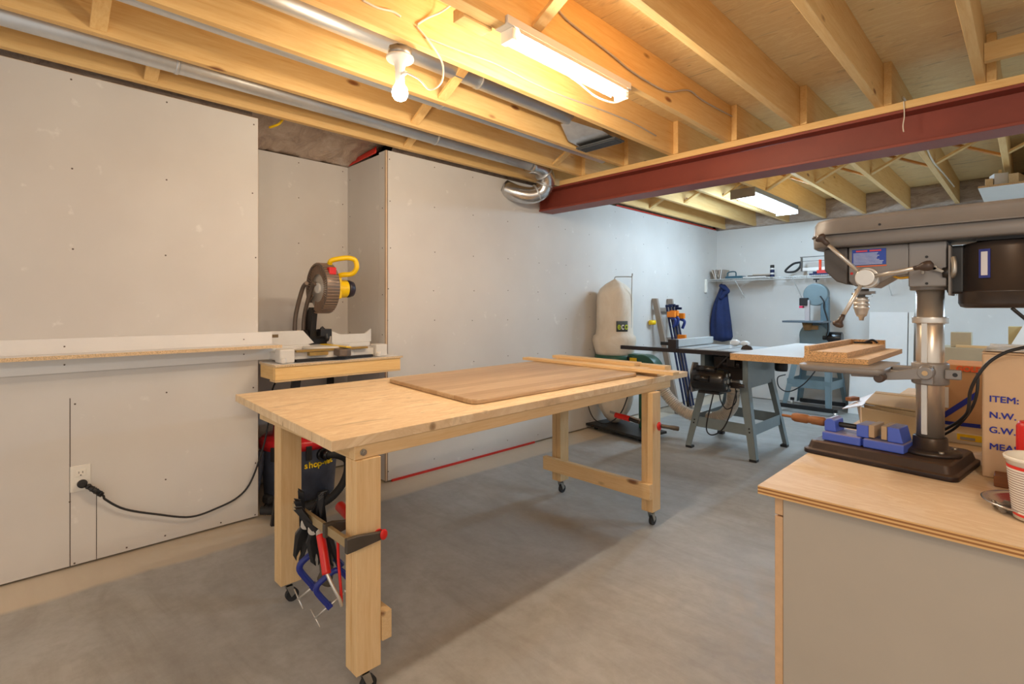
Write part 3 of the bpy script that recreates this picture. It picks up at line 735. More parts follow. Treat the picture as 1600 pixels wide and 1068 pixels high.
MB().tube([(bc_.x+.02, 1.60, bc_.z+.06), (bc_.x+.06, 1.62, bc_.z+.09), (bc_.x+.10, 1.68, bc_.z+.10), (bc_.x+.13, 1.70, bc_.z+.14), (bc_.x+.13, 1.69, bc_.z+.19), (bc_.x+.12, 1.65, bc_.z+.205), (bc_.x+.10, 1.60, bc_.z+.20), (bc_.x+.07, 1.55, bc_.z+.185), (bc_.x+.05, 1.545, bc_.z+.16)], .017, n=14).build('handle', M['saw_yellow'], ms)

# ================================================================ shop vacuum
M['vac_tank'] = plain('vac_tank', (84, 90, 108), .5, var=.3, sc=9)
M['vac_red'] = plain('vac_red', (200, 28, 36), .35)
vx, vy = -3.50, 1.42
vc = thing('shop_vacuum', 'dark tank vacuum with a red lid standing in the wall recess', 'vacuum', (vx, vy, 0))
MB().lathe([(.20, .05), (.22, .055), (.243, .38), (.247, .385), (.247, .395)], (vx, vy, 0), n=48).build('tank', M['vac_tank'], vc)
ld = MB().lathe([(.252, .385), (.254, .43), (.235, .45), (.17, .46), (.165, .53), (.14, .555), (.05, .565), (0, .565)], (vx, vy, 0), n=48).build('lid', M['vac_red'], vc)
MB().tube([(vx-.05, vy-.09, .54), (vx-.05, vy-.05, .60), (vx-.05, vy+.05, .60), (vx-.05, vy+.09, .54)], .014, n=12).build('handle', M['black'], ld)
for a_ in (-60, -10, 40, 120, 200):
    t = math.radians(a_); p = V((vx+math.cos(t)*.252, vy+math.sin(t)*.252, 0))
    MB().obox(p+V((0, 0, .37)), (.02, .035, .09), (0, 0, t)).build('latch', M['black'], vc, bevel=.003)
for a_ in (-75, 15, 105, 195):
    t = math.radians(a_); p = V((vx+math.cos(t)*.215, vy+math.sin(t)*.215, 0))
    cs = MB().obox(p+V((0, 0, .075)), (.09, .07, .05), (0, 0, t)); cs = cs.build('caster_foot', M['rubber'], vc, bevel=.012, seg=3)
    MB().cyl(p+V((-math.sin(t)*.014+math.cos(t)*.02, math.cos(t)*.014+math.sin(t)*.02, .026)), p+V((math.sin(t)*.014+math.cos(t)*.02, -math.cos(t)*.014+math.sin(t)*.02, .026)), .026, n=20).build('wheel', M['rubber'], cs)
ta = math.radians(12); tp_ = V((vx+math.cos(ta)*.238, vy+math.sin(ta)*.238, .345))
MB().cyl(tp_, tp_+V((.03, .005, 0)), .042, n=28).cyl(tp_+V((.03, .005, 0)), tp_+V((.06, .02, 0)), .030, n=24).build('hose_port', M['black_gloss'], vc)
hm = MB(); hp = [tp_+V((.05, .015, 0)), tp_+V((.09, .06, .0)), tp_+V((.09, .13, -.05)), tp_+V((.08, .13, -.15)), tp_+V((.09, .06, -.24)), tp_+V((.10, -.06, -.285)), tp_+V((.02, -.25, -.295)), tp_+V((-.06, -.36, -.29))]
hm.tube(hp, .025, n=14, sub=22, rf=lambda t: 1+.07*math.sin(t*430)); hm.build('hose', M['rubber'], vc)
MB().tube([V((vx-.02, vy-.30, .05)), V((vx+.0, vy-.27, .2)), V((vx+.02, vy-.255, .38))], .022, n=12).build('accessory_tube', M['vac_tank'], vc)
# curved word on the tank
r_ = random.Random(1); M['vac_yellow'] = plain('vac_yellow', (246, 205, 20), .4)
word = 'shop-vac'; wds = [.85, .95, .95, .95, .6, .85, .9, .8]; a0 = math.radians(-16); rad = .2375
acc = 0
for ch, w_ in zip(word, wds):
    t = a0 + acc/rad; acc += .030*w_*1.02
    P = V((vx+math.cos(t)*rad, vy+math.sin(t)*rad, .270)); tg = V((-math.sin(t), math.cos(t), .0))
    text(ch, .056, P, tg, (0, 0, 1), M['vac_yellow'], vc, ext=.004, bold=.0009)

# ================================================================ lights
def lamp1():
    x = -1.525
    t = thing('shop_light', 'long glowing single tube shop light under the near joists', 'lamp', (x, 1.95, 2.42))
    MB().box(x-.040, x+.040, 1.44, 2.35, 2.452, 2.489).build('housing', M['white_paint'], t, bevel=.003)
    MB().prism([(x-.042, 1.50, 2.452), (x-.055, 1.50, 2.425), (x-.053, 1.50, 2.425), (x-.040, 1.50, 2.452)], (0, .80, 0)).prism([(x+.042, 1.50, 2.452), (x+.055, 1.50, 2.425), (x+.053, 1.50, 2.425), (x+.040, 1.50, 2.452)], (0, .80, 0)).build('reflector', M['white_paint'], t)
    MB().cyl((x, 1.505, 2.427), (x, 2.295, 2.427), .022, n=20).build('tube', M['tube_glow'], t)
    for y in (1.47, 2.30): MB().box(x-.036, x+.036, y, y+.03, 2.402, 2.4515).build('end_cap', M['white_plastic'], t, bevel=.003)
lamp1()
def lamp2():
    x = -2.02
    t = thing('shop_light', 'twin tube shop light under the joists beyond the red beam', 'lamp', (x, 5.85, 2.40))
    MB().box(x-.12, x+.12, 5.22, 6.52, 2.44, 2.489).build('housing', plain('grey_paint', (128, 130, 136), .5), t, bevel=.003)
    for s in (-1, 1): MB().cyl((x+s*.06, 5.25, 2.415), (x+s*.06, 6.49, 2.415), .019, n=18).build('tube', M['tube_glow_cool'], t)
    for yy in (5.209, 6.521): MB().box(x-.12, x+.12, yy, yy+.010, 2.395, 2.4895).build('end_plate', M['zinc'], t)
lamp2()
lb = atz(625, 86, 2.462)
bl = thing('bulb_holder', 'white round ceiling bulb holder with a glowing bulb', 'lamp', (lb.x, lb.y, 2.25))
MB().cyl((lb.x, lb.y, 2.451), (lb.x, lb.y, 2.489), .055, n=8).build('junction_box', M['zinc'], bl)
MB().lathe([(.062, .0), (.064, -.006), (.060, -.014), (.030, -.022), (.026, -.04), (.023, -.045), (.023, -.06), (.0215, -.062), (.0215, -.115), (.019, -.12)], (lb.x, lb.y, 2.4505), n=40).build('holder_body', M['white_plastic'], bl)
MB().lathe([(.019, -.117), (.024, -.127), (.033, -.142), (.037, -.160), (.035, -.176), (.027, -.190), (.014, -.197), (0, -.199)], (lb.x, lb.y, 2.4505), n=40).build('bulb', M['bulb_glow'], bl)
MB().box(lb.x+.018, lb.x+.05, lb.y-.008, lb.y+.008, 2.358, 2.374).build('side_plug', M['white_plastic'], bl, bevel=.003)

# ================================================================ wiring
def cable(pts, r, label, mat='cable_white', name='electric_cable'):
    return MB().tube(pts, r, n=8, sub=6).build(name, M[mat], label=label, cat='cable', group=None)
F4 = NX[3]+JW+.007; F5 = NX[4]+JW+.007
cable([atx(x, y, F4) for x, y in ((664, 58), (720, 80), (775, 100), (830, 128), (880, 150), (930, 168), (985, 190), (1025, 212))], .005, 'pale cable stapled along the joist under the bulb holder', 'cable_grey')
cable([atx(x, y, F5) for x, y in ((862, 0), (880, 25), (902, 44), (955, 85), (985, 110), (1020, 132), (1045, 143), (1076, 141), (1100, 158), (1150, 185))], .005, 'grey cable stapled along the joist right of the near shop light', 'cable_grey')
cable([V((lb.x+.05, lb.y, 2.366)), atx(655, 124, lb.x+.10), atx(672, 140, lb.x+.13), atx(690, 128, lb.x+.16), atx(691, 98, F4+.012), atx(672, 66, F4+.008), atx(650, 40, F4)], .004, 'white lamp cord looping from the bulb holder up to the joist')
cable([atx(566, 0, F4), atx(590, 12, F4), atx(614, 18, F4), atx(626, 26, F4)], .005, 'white cable entering a hole in the joist above the bulb', 'cable_white')
cable([atx(652, 38, F4), atx(668, 28, F4), atx(690, 18, F4+.03), atx(710, 2, F4+.1), atx(716, -12, F4+.14)], .005, 'white cable rising from the joist hole toward the top of the view')
cable([V((-1.57, 1.80, 2.45)), atx(880, 112, -1.60), atx(905, 130, -1.60), atx(930, 150, -1.60), atx(958, 160, -1.59), atx(975, 155, -1.56), V((-1.53, 2.345, 2.42))], .004, 'white cord sagging beside the near shop light tube')
cable([V((-.565, 4.0, 2.62)), V((-.565, 4.5, 2.60)), V((-.565, 4.9, 2.54)), V((-.567, 5.4, 2.50)), V((-.566, 6.1, 2.53)), V((-.565, 7.0, 2.56))], .007, 'white cable running along a joist beyond the red beam')
cable([aty(1412, 158, 3.668), aty(1413, 180, 3.668), aty(1411, 196, 3.667), aty(1412, 206, 3.668)], .003, 'short pale string hanging down over the red beam', name='hanging_string')
cable([V((-3.44, 1.28, 2.60)), V((-3.42, 1.285, 2.55)), V((-3.44, 1.26, 2.50)), V((-3.50, 1.22, 2.48))], .008, 'yellow cable stub hanging above the wall recess', 'saw_yellow')
# wood blocks at the lamp
MB().box(-1.555, -1.495, .55, 1.435, 2.450, 2.489).build('mounting_strip', M['joist_y'], bevel=.002, label='pine strip under the joist in line with the near shop light', cat='strip')
MB().box(-1.625, -1.5575, 1.27, 1.42, 2.44, 2.489).build('joist_blocking', M['joist_y'], bevel=.002, label='small pine block beside the near end of the near shop light', cat='block')

# ================================================================ ducts
def duct(pts, r, label, joints=(), foil=False):
    t = thing('metal_duct', label, 'duct', tuple(pts[0]))
    MB().tube(pts, r, n=28, sub=1 if len(pts) == 2 else 8).build('pipe', M['galv'], t)
    d = (V(pts[1])-V(pts[0])).normalized()
    for y in joints:
        MB().cyl((pts[0][0], y-.008, pts[0][2]), (pts[0][0], y+.008, pts[0][2]), r+.004, n=28).build('joint_band', M['galv'], t)
    return t
d1 = duct([(-3.09, -1.6, 2.560), (-3.09, 3.27, 2.560)], .052, 'round metal duct closest to the left wall, ending in an elbow', (.62, 2.25))
e = MB(); ep = [V((-3.09, 3.25, 2.56)), V((-3.09, 3.40, 2.555)), V((-3.10, 3.50, 2.48)), V((-3.15, 3.50, 2.38)), V((-3.22, 3.42, 2.33)), V((-3.30, 3.31, 2.345)), V((-3.39, 3.24, 2.40))]
e.tube(ep, .076, n=20, sub=3); e.build('elbow', M['foil'], d1)
rings = MB()
for a_, b_ in ((ep[1], ep[2]), (ep[2], ep[3]), (ep[3], ep[4])):
    c = a_.lerp(b_, .5); d = (b_-a_).normalized()*.007; rings.cyl(c-d, c+d, .081, n=24)
rings.build('elbow_seams', M['galv'], d1)
duct([(-2.555, -1.6, 2.578), (-2.555, 3.6, 2.578)], .050, 'round metal duct second from the left wall', (1.9, ))
d3 = duct([(-2.26, -1.6, 2.632), (-2.26, 2.78, 2.632)], .055, 'round metal duct above the bulb, leading to the floor register box', (1.95, ))
MB().loft([[V((-2.27+math.cos(t)*.064, 2.76, 2.632+math.sin(t)*.064)) for t in [PI/4+k*PI/2 for k in range(4)]],
           [V((x, 2.90, z)) for x, z in ((-2.06, 2.70), (-2.36, 2.70), (-2.36, 2.51), (-2.06, 2.51))],
           [V((x, 3.12, z)) for x, z in ((-2.06, 2.70), (-2.36, 2.70), (-2.36, 2.49), (-2.06, 2.49))]], smooth=False).build('register_boot', M['foil'], d3)
rg = MB().box(-2.37, -2.03, 3.00, 3.12, 2.478, 2.489)
for k in range(5): rg.box(-2.36, -2.04, 3.008+k*.022, 3.016+k*.022, 2.470, 2.478)
rg.build('register', plain('register', (92, 98, 104), .4, .6), d3)

# ================================================================ overhead shelf at the far right
oh = thing('overhead_shelf', 'white melamine board slung under the far right joists as storage', 'shelf', (.0, 5.8, 2.30))
p = atz(1528, 294, 2.32); ox, oy = p.x, p.y
MB().box(ox, ox+1.0, oy, oy+1.9, 2.318, 2.334).build('shelf_board', M['melamine'], oh)
MB().box(ox, ox+1.0, oy-.0012, oy-.0002, 2.318, 2.334).build('raw_edge', M['particle'], oh)
for x_ in (ox+.12, ox+.8):
    for y_ in (oy+.2, oy+1.7): MB().box(x_, x_+.02, y_, y_+.04, 2.3345, 2.489).build('hanger', M['joist_z'], oh)
def scrap(label, px, py, dy, sx, sy, sz, rz, mat, name='offcut'):
    p = atz(px, py, 2.335); m = MB().box(-sx/2, sx/2, -sy/2, sy/2, 0, sz); o = m.build(name, M[mat], bevel=.002, label=label, cat='offcut', group='offcuts on the overhead shelf')
    o.location = (p.x, p.y+dy, 2.335); o.rotation_euler = (0, 0, rz)
scrap('pale wood offcut lying at the left end of the overhead shelf', 1546, 292, .08, .05, .28, .06, .0, 'pine_y')
scrap('grey white block on the overhead shelf, right of the first offcut', 1560, 289, .06, .09, .12, .10, .3, 'melamine')
scrap('pale board end on the overhead shelf at the right picture edge', 1592, 286, .10, .06, .3, .08, -.2, 'pine_y')

# ================================================================ drill press
M['cast_grey'] = dusty('cast_grey', (134, 130, 128), (176, 158, 138), .35, .42, .25, 9)
M['cover_grey'] = plain('cover_grey', (124, 119, 116), .5, .0, var=.10, sc=7)
M['front_grey'] = plain('front_grey', (82, 77, 75), .5, .1, var=.06)
M['base_dark'] = dusty('base_dark', (40, 28, 27), (130, 104, 84), .4, .45, .2, 8)
M['motor_dark'] = plain('motor_dark', (66, 57, 53), .34, .35, var=.12)
M['col_steel'] = plain('col_steel', (204, 194, 182), .3, .75, var=.06)
M['knob'] = plain('knob', (72, 58, 52), .4, var=.1)
dp = thing('drill_press', 'grey benchtop drill press with a three spoke feed handle on the counter', 'drill press', (-.18, 1.66, .90))
CX, CY = -.180, 1.66
# base, turned a little about the column
bR = Matrix.Translation((CX, CY, 0)) @ Matrix.Rotation(math.radians(-7), 4, 'Z') @ Matrix.Translation((-CX, -CY, 0))
def rrect(x0, x1, y0, y1, r, z, n=5):
    out = []
    for cx, cy, a in ((x1-r, y1-r, 0), (x0+r, y1-r, 90), (x0+r, y0+r, 180), (x1-r, y0+r, 270)):
        for k in range(n+1):
            t = math.radians(a+90*k/n); out.append(V((cx+r*math.cos(t), cy+r*math.sin(t), z)))
    return out
m = MB(); m.M = bR
m.loft([rrect(-.438, -.104, 1.545, 1.790, .02, .9005), rrect(-.438, -.104, 1.545, 1.790, .02, .912), rrect(-.430, -.112, 1.553, 1.782, .018, .914), rrect(-.424, -.118, 1.559, 1.776, .016, .933), rrect(-.418, -.124, 1.565, 1.770, .014, .936)])
bs = m.build('base', M['base_dark'], dp, bevel=.0015)
m = MB(); m.M = bR
for x0, y0 in ((-.40, 1.60), (-.40, 1.72)): m.box(x0, x0+.13, y0, y0+.012, .9362, .9368)
m.build('table_slots', M['black'], bs)
m = MB().lathe([(.062, .936), (.062, .944), (.050, .948), (.036, .950), (.035, .975), (.032, .978)], (CX, CY, 0), n=40); ft = m.build('column_flange', M['motor_dark'], dp)
m = MB()
for a_ in (30, 120, 210, 300):
    t = math.radians(a_); m2 = MB().cyl((CX+.052*math.cos(t), CY+.052*math.sin(t), .944), (CX+.052*math.cos(t), CY+.052*math.sin(t), .951), .006, n=6); m2.build('bolt', M['zinc'], ft)
MB().cyl((CX, CY, .978), (CX, CY, 1.36), .0285, n=48).build('column', M['col_steel'], dp)
# toothed rack on the side towards the viewer
rk = MB(); ra = math.radians(-105); rd = V((math.cos(ra), math.sin(ra), 0)); rt = V((-math.sin(ra), math.cos(ra), 0))
rk.bar(V((CX, CY, .985))+rd*.0300, V((CX, CY, 1.262))+rd*.0300, .012, .004, up=rd)
for k in range(58): rk.bar(V((CX, CY, .992+k*.0032))+rd*.0322-rt*.006, V((CX, CY, .992+k*.0032))+rd*.0322+rt*.006, .0018, .002, up=rd)
rk.build('rack', M['steel'], dp)
MB().lathe([(.036, 0), (.0365, .002), (.0365, .014), (.036, .016), (.029, .016)], (CX, CY, 1.262), n=40).build('rack_collar', M['steel'], dp, bevel=.001)
# table bracket, arm and table
tb_ = MB().lathe([(.035, 1.108), (.038, 1.112), (.038, 1.160), (.035, 1.164)], (CX, CY, 0), n=36).box(CX-.075, CX, CY-.020, CY+.020, 1.118, 1.150)
tb_.box(CX-.012, CX+.012, CY-.058, CY-.02, 1.112, 1.158)
tb_.cyl((CX-.002, CY-.066, 1.142), (CX-.002, CY-.03, 1.142), .017, n=28)
tb_.box(CX+.03, CX+.062, CY-.028, CY-.016, 1.126, 1.150)
br = tb_.build('table_bracket', M['cast_grey'], dp, bevel=.003, seg=3)
MB().cyl((CX+.05, CY-.0285, 1.138), (CX+.05, CY-.014, 1.138), .005, n=16).build('lock_bolt', M['black'], br)
cr = MB().prism([(CX-.002, CY-.074, 1.157), (CX-.002, CY-.074, 1.127), (CX-.085, CY-.074, 1.117), (CX-.092, CY-.074, 1.124), (CX-.090, CY-.074, 1.134)], (0, .008, 0)).cyl((CX-.002, CY-.076, 1.142), (CX-.002, CY-.062, 1.142), .0155, n=28)
crk = cr.build('height_crank', M['cast_grey'], dp, bevel=.002)
MB().lathe([(.006, 0), (.0095, .006), (.011, .02), (.0115, .034), (.009, .038)], (CX-.084, CY-.073, 1.126), (-.15, -1, -.05)).build('crank_grip', M['knob'], crk)
MB().cyl((CX-.002, CY-.0765, 1.142), (CX-.002, CY-.0775, 1.142), .006, n=20).build('crank_hub', plain('brassy', (190, 160, 120), .4, .5), crk)
MB().prism([(CX-.06, CY-.022, 1.118), (CX-.06, CY+.022, 1.118), (CX-.16, CY+.055, 1.118), (CX-.16, CY-.055, 1.118)], (0, 0, .022)).build('table_arm', M['cast_grey'], dp, bevel=.003)
ZT = 1.1485
tbl = MB().loft([rrect(-.445, -.262, 1.545, 1.785, .018, ZT-.018), rrect(-.450, -.257, 1.540, 1.790, .02, ZT-.010), rrect(-.450, -.257, 1.540, 1.790, .02, ZT-.0005)])
tbl.build('table', M['cast_grey'], dp)
# wooden auxiliary table lying on it
A = atz(1256, 563.7, ZT); B = atz(1356.6, 570.4, ZT); Cc = atz(1409.8, 545, ZT+.0145); Cc.z = ZT; D = A+(Cc-B)
au = thing('auxiliary_table', 'particle board drill table with a low two sided fence', 'jig', tuple((A+Cc)/2))
def board(P, z0, z1, name, par, mat=('melamine_warm', 'particle')):
    m = MB(); m.prism([V((p.x, p.y, z0)) for p in P], (0, 0, z1-z0))
    for i in range(len(m.f)): m.mi[i] = 1 if i > 1 else 0
    return m.build(name, [M[mat[0]], M[mat[1]]], par)
M['melamine_warm'] = plain('melamine_warm', (226, 196, 160), .55, var=.05, sc=12)
board([A, B, Cc, D], ZT+.0003, ZT+.0145, 'lower_board', au)
z1 = ZT+.0148
a2 = A.copy(); b2 = atz(1324, 559, z1); c2 = atz(1383.6, 537.5, z1+.0145); d2 = a2+(c2-b2)
board([a2+V((.001, .001, 0)), b2, c2, d2], z1, z1+.0145, 'upper_board', au)
z2 = z1+.0148
u = (b2-a2).normalized(); w = (c2-b2).normalized(); u.z = w.z = 0
board([a2+V((.001, .001, 0)), a2+u*.013, d2+u*.013, d2], z2, z2+.0135, 'side_fence', au)
board([d2-w*.013+u*.0135, c2-w*.013, c2, d2+u*.0135], z2, z2+.0135, 'rear_fence', au)
kp = thing('clamp_screw', 'small black clamp lying on the drill table inside the fence corner', 'clamp', tuple(d2.lerp(b2, .3)))
q0 = d2+u*.03-w*.06; q1 = d2+u*.075-w*.035
MB().tube([V((q0.x, q0.y, z2+.005)), V((q1.x, q1.y, z2+.005))], .0032, n=8, sub=1).build('screw', M['black'], kp)
MB().tube([V((q1.x-.02, q1.y-.01, z2+.004)), V((q1.x, q1.y, z2+.014)), V((q1.x+.012, q1.y+.012, z2+.005))], .0038, n=8).build('wing_grip', M['black'], kp)
# head
hd = MB().prism([(-.345, 1.605, 1.462), (-.345, 1.605, 1.372), (-.330, 1.605, 1.358), (-.290, 1.605, 1.354), (-.250, 1.605, 1.380), (-.215, 1.605, 1.385), (-.215, 1.605, 1.462)], (0, .11, 0))
hd.box(-.216, -.142, 1.600, 1.72, 1.352, 1.462)
hh = hd.build('head_casting', M['cast_grey'], dp, bevel=.004, seg=3)
MB().lathe([(.0395, 1.345), (.041, 1.347), (.041, 1.372), (.039, 1.374)], (CX, CY, 0), n=40).build('head_collar', M['cast_grey'], hh)
MB().box(-.1415, -.1385, 1.606, 1.715, 1.38, 1.455).build('side_plate', M['front_grey'], hh, bevel=.001)
MB().prism([(-.346, 1.600, 1.462), (-.346, 1.600, 1.362), (-.372, 1.600, 1.372), (-.400, 1.600, 1.402), (-.402, 1.600, 1.458), (-.396, 1.600, 1.462)], (0, .12, 0)).build('front_cover', M['front_grey'], dp, bevel=.004, seg=3)
wl = MB().box(-.336, -.262, 1.6035, 1.6047, 1.413, 1.454).build('warning_label', plain('label_blue', (35, 70, 170), .4), hh)
m = MB().box(-.327, -.302, 1.6026, 1.6034, 1.4475, 1.4515).box(-.297, -.272, 1.6026, 1.6034, 1.4475, 1.4515); m.build('label_heading', plain('label_red', (226, 70, 84), .5), wl, kind='stuff')
m = MB(); rr = random.Random(4)
for k in range(9):
    z = 1.4435-k*.0035
    m.box(-.333, -.333+.067*rr.uniform(.75, 1), 1.6029, 1.6034, z-.0009, z+.0007)
m.build('label_lines', plain('label_white', (196, 208, 232), .5), wl, kind='stuff')
MB().box(-.335, -.261, 1.6035, 1.6047, 1.4085, 1.411).build('label_stripe', plain('label_orange', (232, 96, 50), .5), hh)
MB().cyl((-.337, 1.6035, 1.392), (-.337, 1.6055, 1.392), .0035, n=16).build('red_dot', M['clamp_red'], hh)
m = MB()
for x, z in ((-.180, 1.425), (-.180, 1.360)): m.cyl((x, 1.5985, z), (x, 1.601, z), .0032, n=12)
m.build('set_screws', M['black'], hh, kind='stuff')
m = MB().box(-.190, -.184, 1.594, 1.600, 1.383, 1.395).cyl((-.165, 1.588, 1.397), (-.165, 1.600, 1.397), .006, n=14)
m.prism([(-.168, 1.588, 1.402), (-.145, 1.588, 1.388), (-.148, 1.588, 1.383), (-.172, 1.588, 1.394)], (0, .005, 0)).build('lock_lever', M['zinc'], hh, bevel=.001)
MB().tube([(-.250, 1.612, 1.383), (-.235, 1.608, 1.376), (-.215, 1.606, 1.377)], .003, n=8).build('spring_pin', plain('brass', (214, 168, 60), .35, .7), hh)
# hub and feed handles
HX = aty(1351.5, 433.5, 1.560); hx, hz = HX.x, HX.z
MB().cyl((hx, 1.606, hz), (hx, 1.578, hz), .026, n=40).build('depth_ring', M['steel'], dp, bevel=.001)
hb = MB().cyl((hx, 1.5775, hz), (hx, 1.555, hz), .0215, n=40).build('feed_hub', M['steel'], dp, bevel=.002, seg=3)
for px, py, yy, kind in ((1287, 376, 1.545, 0), (1444, 416, 1.545, 1), (1313, 500, 1.545, 0)):
    e = aty(px, py, yy); s0 = V((hx, 1.566, hz)); d = (e-s0).normalized()
    hn = MB().cyl(s0+d*.018, e-d*.004, .0052, .0048, n=18).build('feed_handle', M['steel'], dp)
    if kind: MB().lathe([(.0055, -.020), (.006, -.010), (.010, -.004), (.0125, .006), (.011, .014), (.004, .018), (0, .018)], e, d, n=24).build('handle_knob', M['knob'], hn)
    else: MB().lathe([(.0055, -.016), (.0065, -.006), (.0065, .001), (.0130, .009), (.0135, .013), (.010, .018), (0, .020)], e, d, n=24).build('handle_knob', M['knob'], hn)
# spindle and chuck
SX = -.326
MB().lathe([(.017, 1.352), (.017, 1.342), (.0225, 1.342), (.0225, 1.336), (.009, 1.336), (.009, 1.330)], (SX, CY, 0), n=32).box(SX-.01, SX+.035, 1.635, 1.645, 1.338, 1.345).build('quill', M['cast_grey'], dp)
MB().lathe([(.010, 1.331), (.017, 1.329), (.018, 1.325), (.018, 1.318), (.0165, 1.317), (.0185, 1.3155), (.0185, 1.307), (.0165, 1.3065), (.0185, 1.305), (.019, 1.300), (.0175, 1.298), (.014, 1.285), (.0115, 1.278), (.007, 1.276), (.005, 1.266), (0, 1.266)], (SX, CY, 0), n=36).build('chuck', M['steel'], dp)
# belt cover
cv = MB()
def capsule(x0, x1, yc, r, z, n=10):
    out = []
    for k in range(n+1): t = math.radians(90+180*k/n); out.append(V((x0+r+math.cos(t)*r*.75, yc+math.sin(t)*r, z)))
    for k in range(n+1): t = math.radians(-90+180*k/n); out.append(V((x1-r+math.cos(t)*r, yc+math.sin(t)*r, z)))
    return out
ca = (-.465, .125, 1.66)
cv.loft([capsule(ca[0]+.03, ca[1]-.02, ca[2], .080, 1.5405), capsule(ca[0]+.012, ca[1]-.006, ca[2], .092, 1.5375), capsule(ca[0]+.004, ca[1], ca[2], .098, 1.528), capsule(ca[0]+.002, ca[1], ca[2], .100, 1.500), capsule(ca[0]-.003, ca[1]+.004, ca[2], .104, 1.499), capsule(ca[0]-.003, ca[1]+.004, ca[2], .104, 1.4955)][::-1])
cvo = cv.build('belt_cover', M['cover_grey'], dp)
c2_ = MB().loft([capsule(ca[0]+.012, ca[1]-.01, ca[2], .088, 1.463), capsule(ca[0]+.004, ca[1]-.004, ca[2], .095, 1.467), capsule(ca[0]+.002, ca[1]-.002, ca[2], .097, 1.495)])
c2_.build('belt_tray', M['cover_grey'], dp)
MB().cyl((-.268, 1.5595, 1.510), (-.268, 1.563, 1.510), .003, n=12).build('cover_screw', M['black'], cvo)
# motor
mx, my = -.045, 1.665
mo = MB().lathe([(.068, 1.300), (.078, 1.303), (.082, 1.312), (.082, 1.336), (.0835, 1.337), (.0835, 1.340), (.081, 1.341), (.080, 1.440), (.074, 1.452), (.05, 1.458)], (mx, my, 0), n=48)
mt = mo.build('motor', M['motor_dark'], dp)
MB().box(mx-.045, mx+.045, my-.06, my+.06, 1.456, 1.463).build('motor_seat', M['black'], mt)
lt = math.radians(-112); ld_ = V((math.cos(lt), math.sin(lt), 0)); lt_ = V((-math.sin(lt), math.cos(lt), 0))
lc = V((mx, my, 1.402))+ld_*.0815
MB().obox(lc, (.0016, .021, .066), (0, 0, lt)).build('rating_label', plain('label_navy', (40, 50, 130), .4), mt)
MB().obox(lc+ld_*.001, (.0012, .012, .054), (0, 0, lt)).build('label_text_area', plain('label_pale', (222, 220, 226), .5), mt)
m = MB()
for da, z in ((-52, 1.43), (-62, 1.43), (-50, 1.35), (-60, 1.35)):
    t = lt+math.radians(da); p = V((mx, my, z))+V((math.cos(t), math.sin(t), 0))*.081; m.obox(p, (.002, .009, .012), (0, 0, t))
m.build('vents', M['black'], mt, kind='stuff')
MB().box(-.145, -.112, 1.62, 1.70, 1.335, 1.450).build('capacitor_box', M['black'], mt, bevel=.006, seg=3)
MB().box(-.139, -.134, 1.585, 1.68, 1.33, 1.448).build('motor_bracket', M['cover_grey'], dp, bevel=.002)
MB().cyl((-.150, 1.60, 1.385), (-.134, 1.60, 1.385), .012, .014, n=20).build('tension_knob', M['black'], dp)
MB().tube([(-.132, 1.592, 1.375), (-.128, 1.583, 1.385), (-.128, 1.585, 1.405), (-.131, 1.59, 1.42)], .006, n=10).build('bracket_lug', M['zinc'], dp)
pc = thing('power_cord', 'black power cord of the drill press sagging in front of the cardboard box', 'cord', (-.1, 1.6, 1.0))
MB().tube([V((-.030, 1.56, 1.30)), aty(1640, 535, 1.59), aty(1598, 543, 1.60), aty(1570, 551, 1.60), aty(1545, 566, 1.60), aty(1527, 588, 1.60), aty(1516, 612, 1.61), aty(1513, 640, 1.62), aty(1505, 652, 1.64), aty(1490, 663, 1.67), aty(1470, 673, 1.71), aty(1455, 676, 1.75)], .0036, n=10, sub=8).build('cable', M['black'], pc)
MB().tube([aty(1528, 582, 1.64), aty(1527, 610, 1.64), aty(1520, 634, 1.65), aty(1506, 655, 1.67), aty(1490, 670, 1.69), aty(1472, 680, 1.73)], .0032, n=10, sub=8).build('cable', M['black'], pc)

# ---------------- drill press vise
M['vise_blue'] = dusty('vise_blue', (74, 100, 200), (176, 160, 140), .7, .45, .1, 10)
M['vise_jaw'] = dusty('vise_jaw', (176, 150, 120), (190, 165, 130), .5, .6)
vv = thing('drill_vise', 'blue drill press vise with wood faced jaws lying on the press base', 'vise', (-.30, 1.60, .937))
m = MB(); m.M = bR
m.box(-.398, -.306, 1.575, 1.665, .9372, .960).box(-.300, -.212, 1.575, 1.665, .9372, .960).box(-.306, -.300, 1.585, 1.655, .9372, .956)
m.build('bed', M['vise_blue'], vv, bevel=.003)
m = MB(); m.M = bR
m.prism([(-.398, 1.59, .960), (-.398, 1.59, .985), (-.392, 1.59, .995), (-.380, 1.59, .998), (-.372, 1.59, .992), (-.368, 1.59, .960)], (0, .06, 0)).build('screw_block', M['vise_blue'], vv, bevel=.003)
m = MB(); m.M = bR
m.cyl((-.47, 1.62, .978), (-.29, 1.62, .978), .007, n=18); m.build('screw', M['black'], vv)
m = MB(); m.M = bR
m.box(-.318, -.290, 1.585, 1.655, .9605, .993).build('moving_jaw', M['vise_blue'], vv, bevel=.002)
m = MB(); m.M = bR
m.box(-.2895, -.277, 1.583, 1.657, .964, .996).build('jaw_face', M['vise_jaw'], vv, bevel=.001)
m = MB(); m.M = bR
m.box(-.262, -.250, 1.583, 1.657, .964, .998).build('jaw_face', M['vise_jaw'], vv, bevel=.001)
m = MB(); m.M = bR
m.prism([(-.2495, 1.585, .9605), (-.2495, 1.585, .998), (-.225, 1.585, .998), (-.216, 1.585, .9605)], (0, .07, 0)).build('fixed_jaw', M['vise_blue'], vv, bevel=.002)
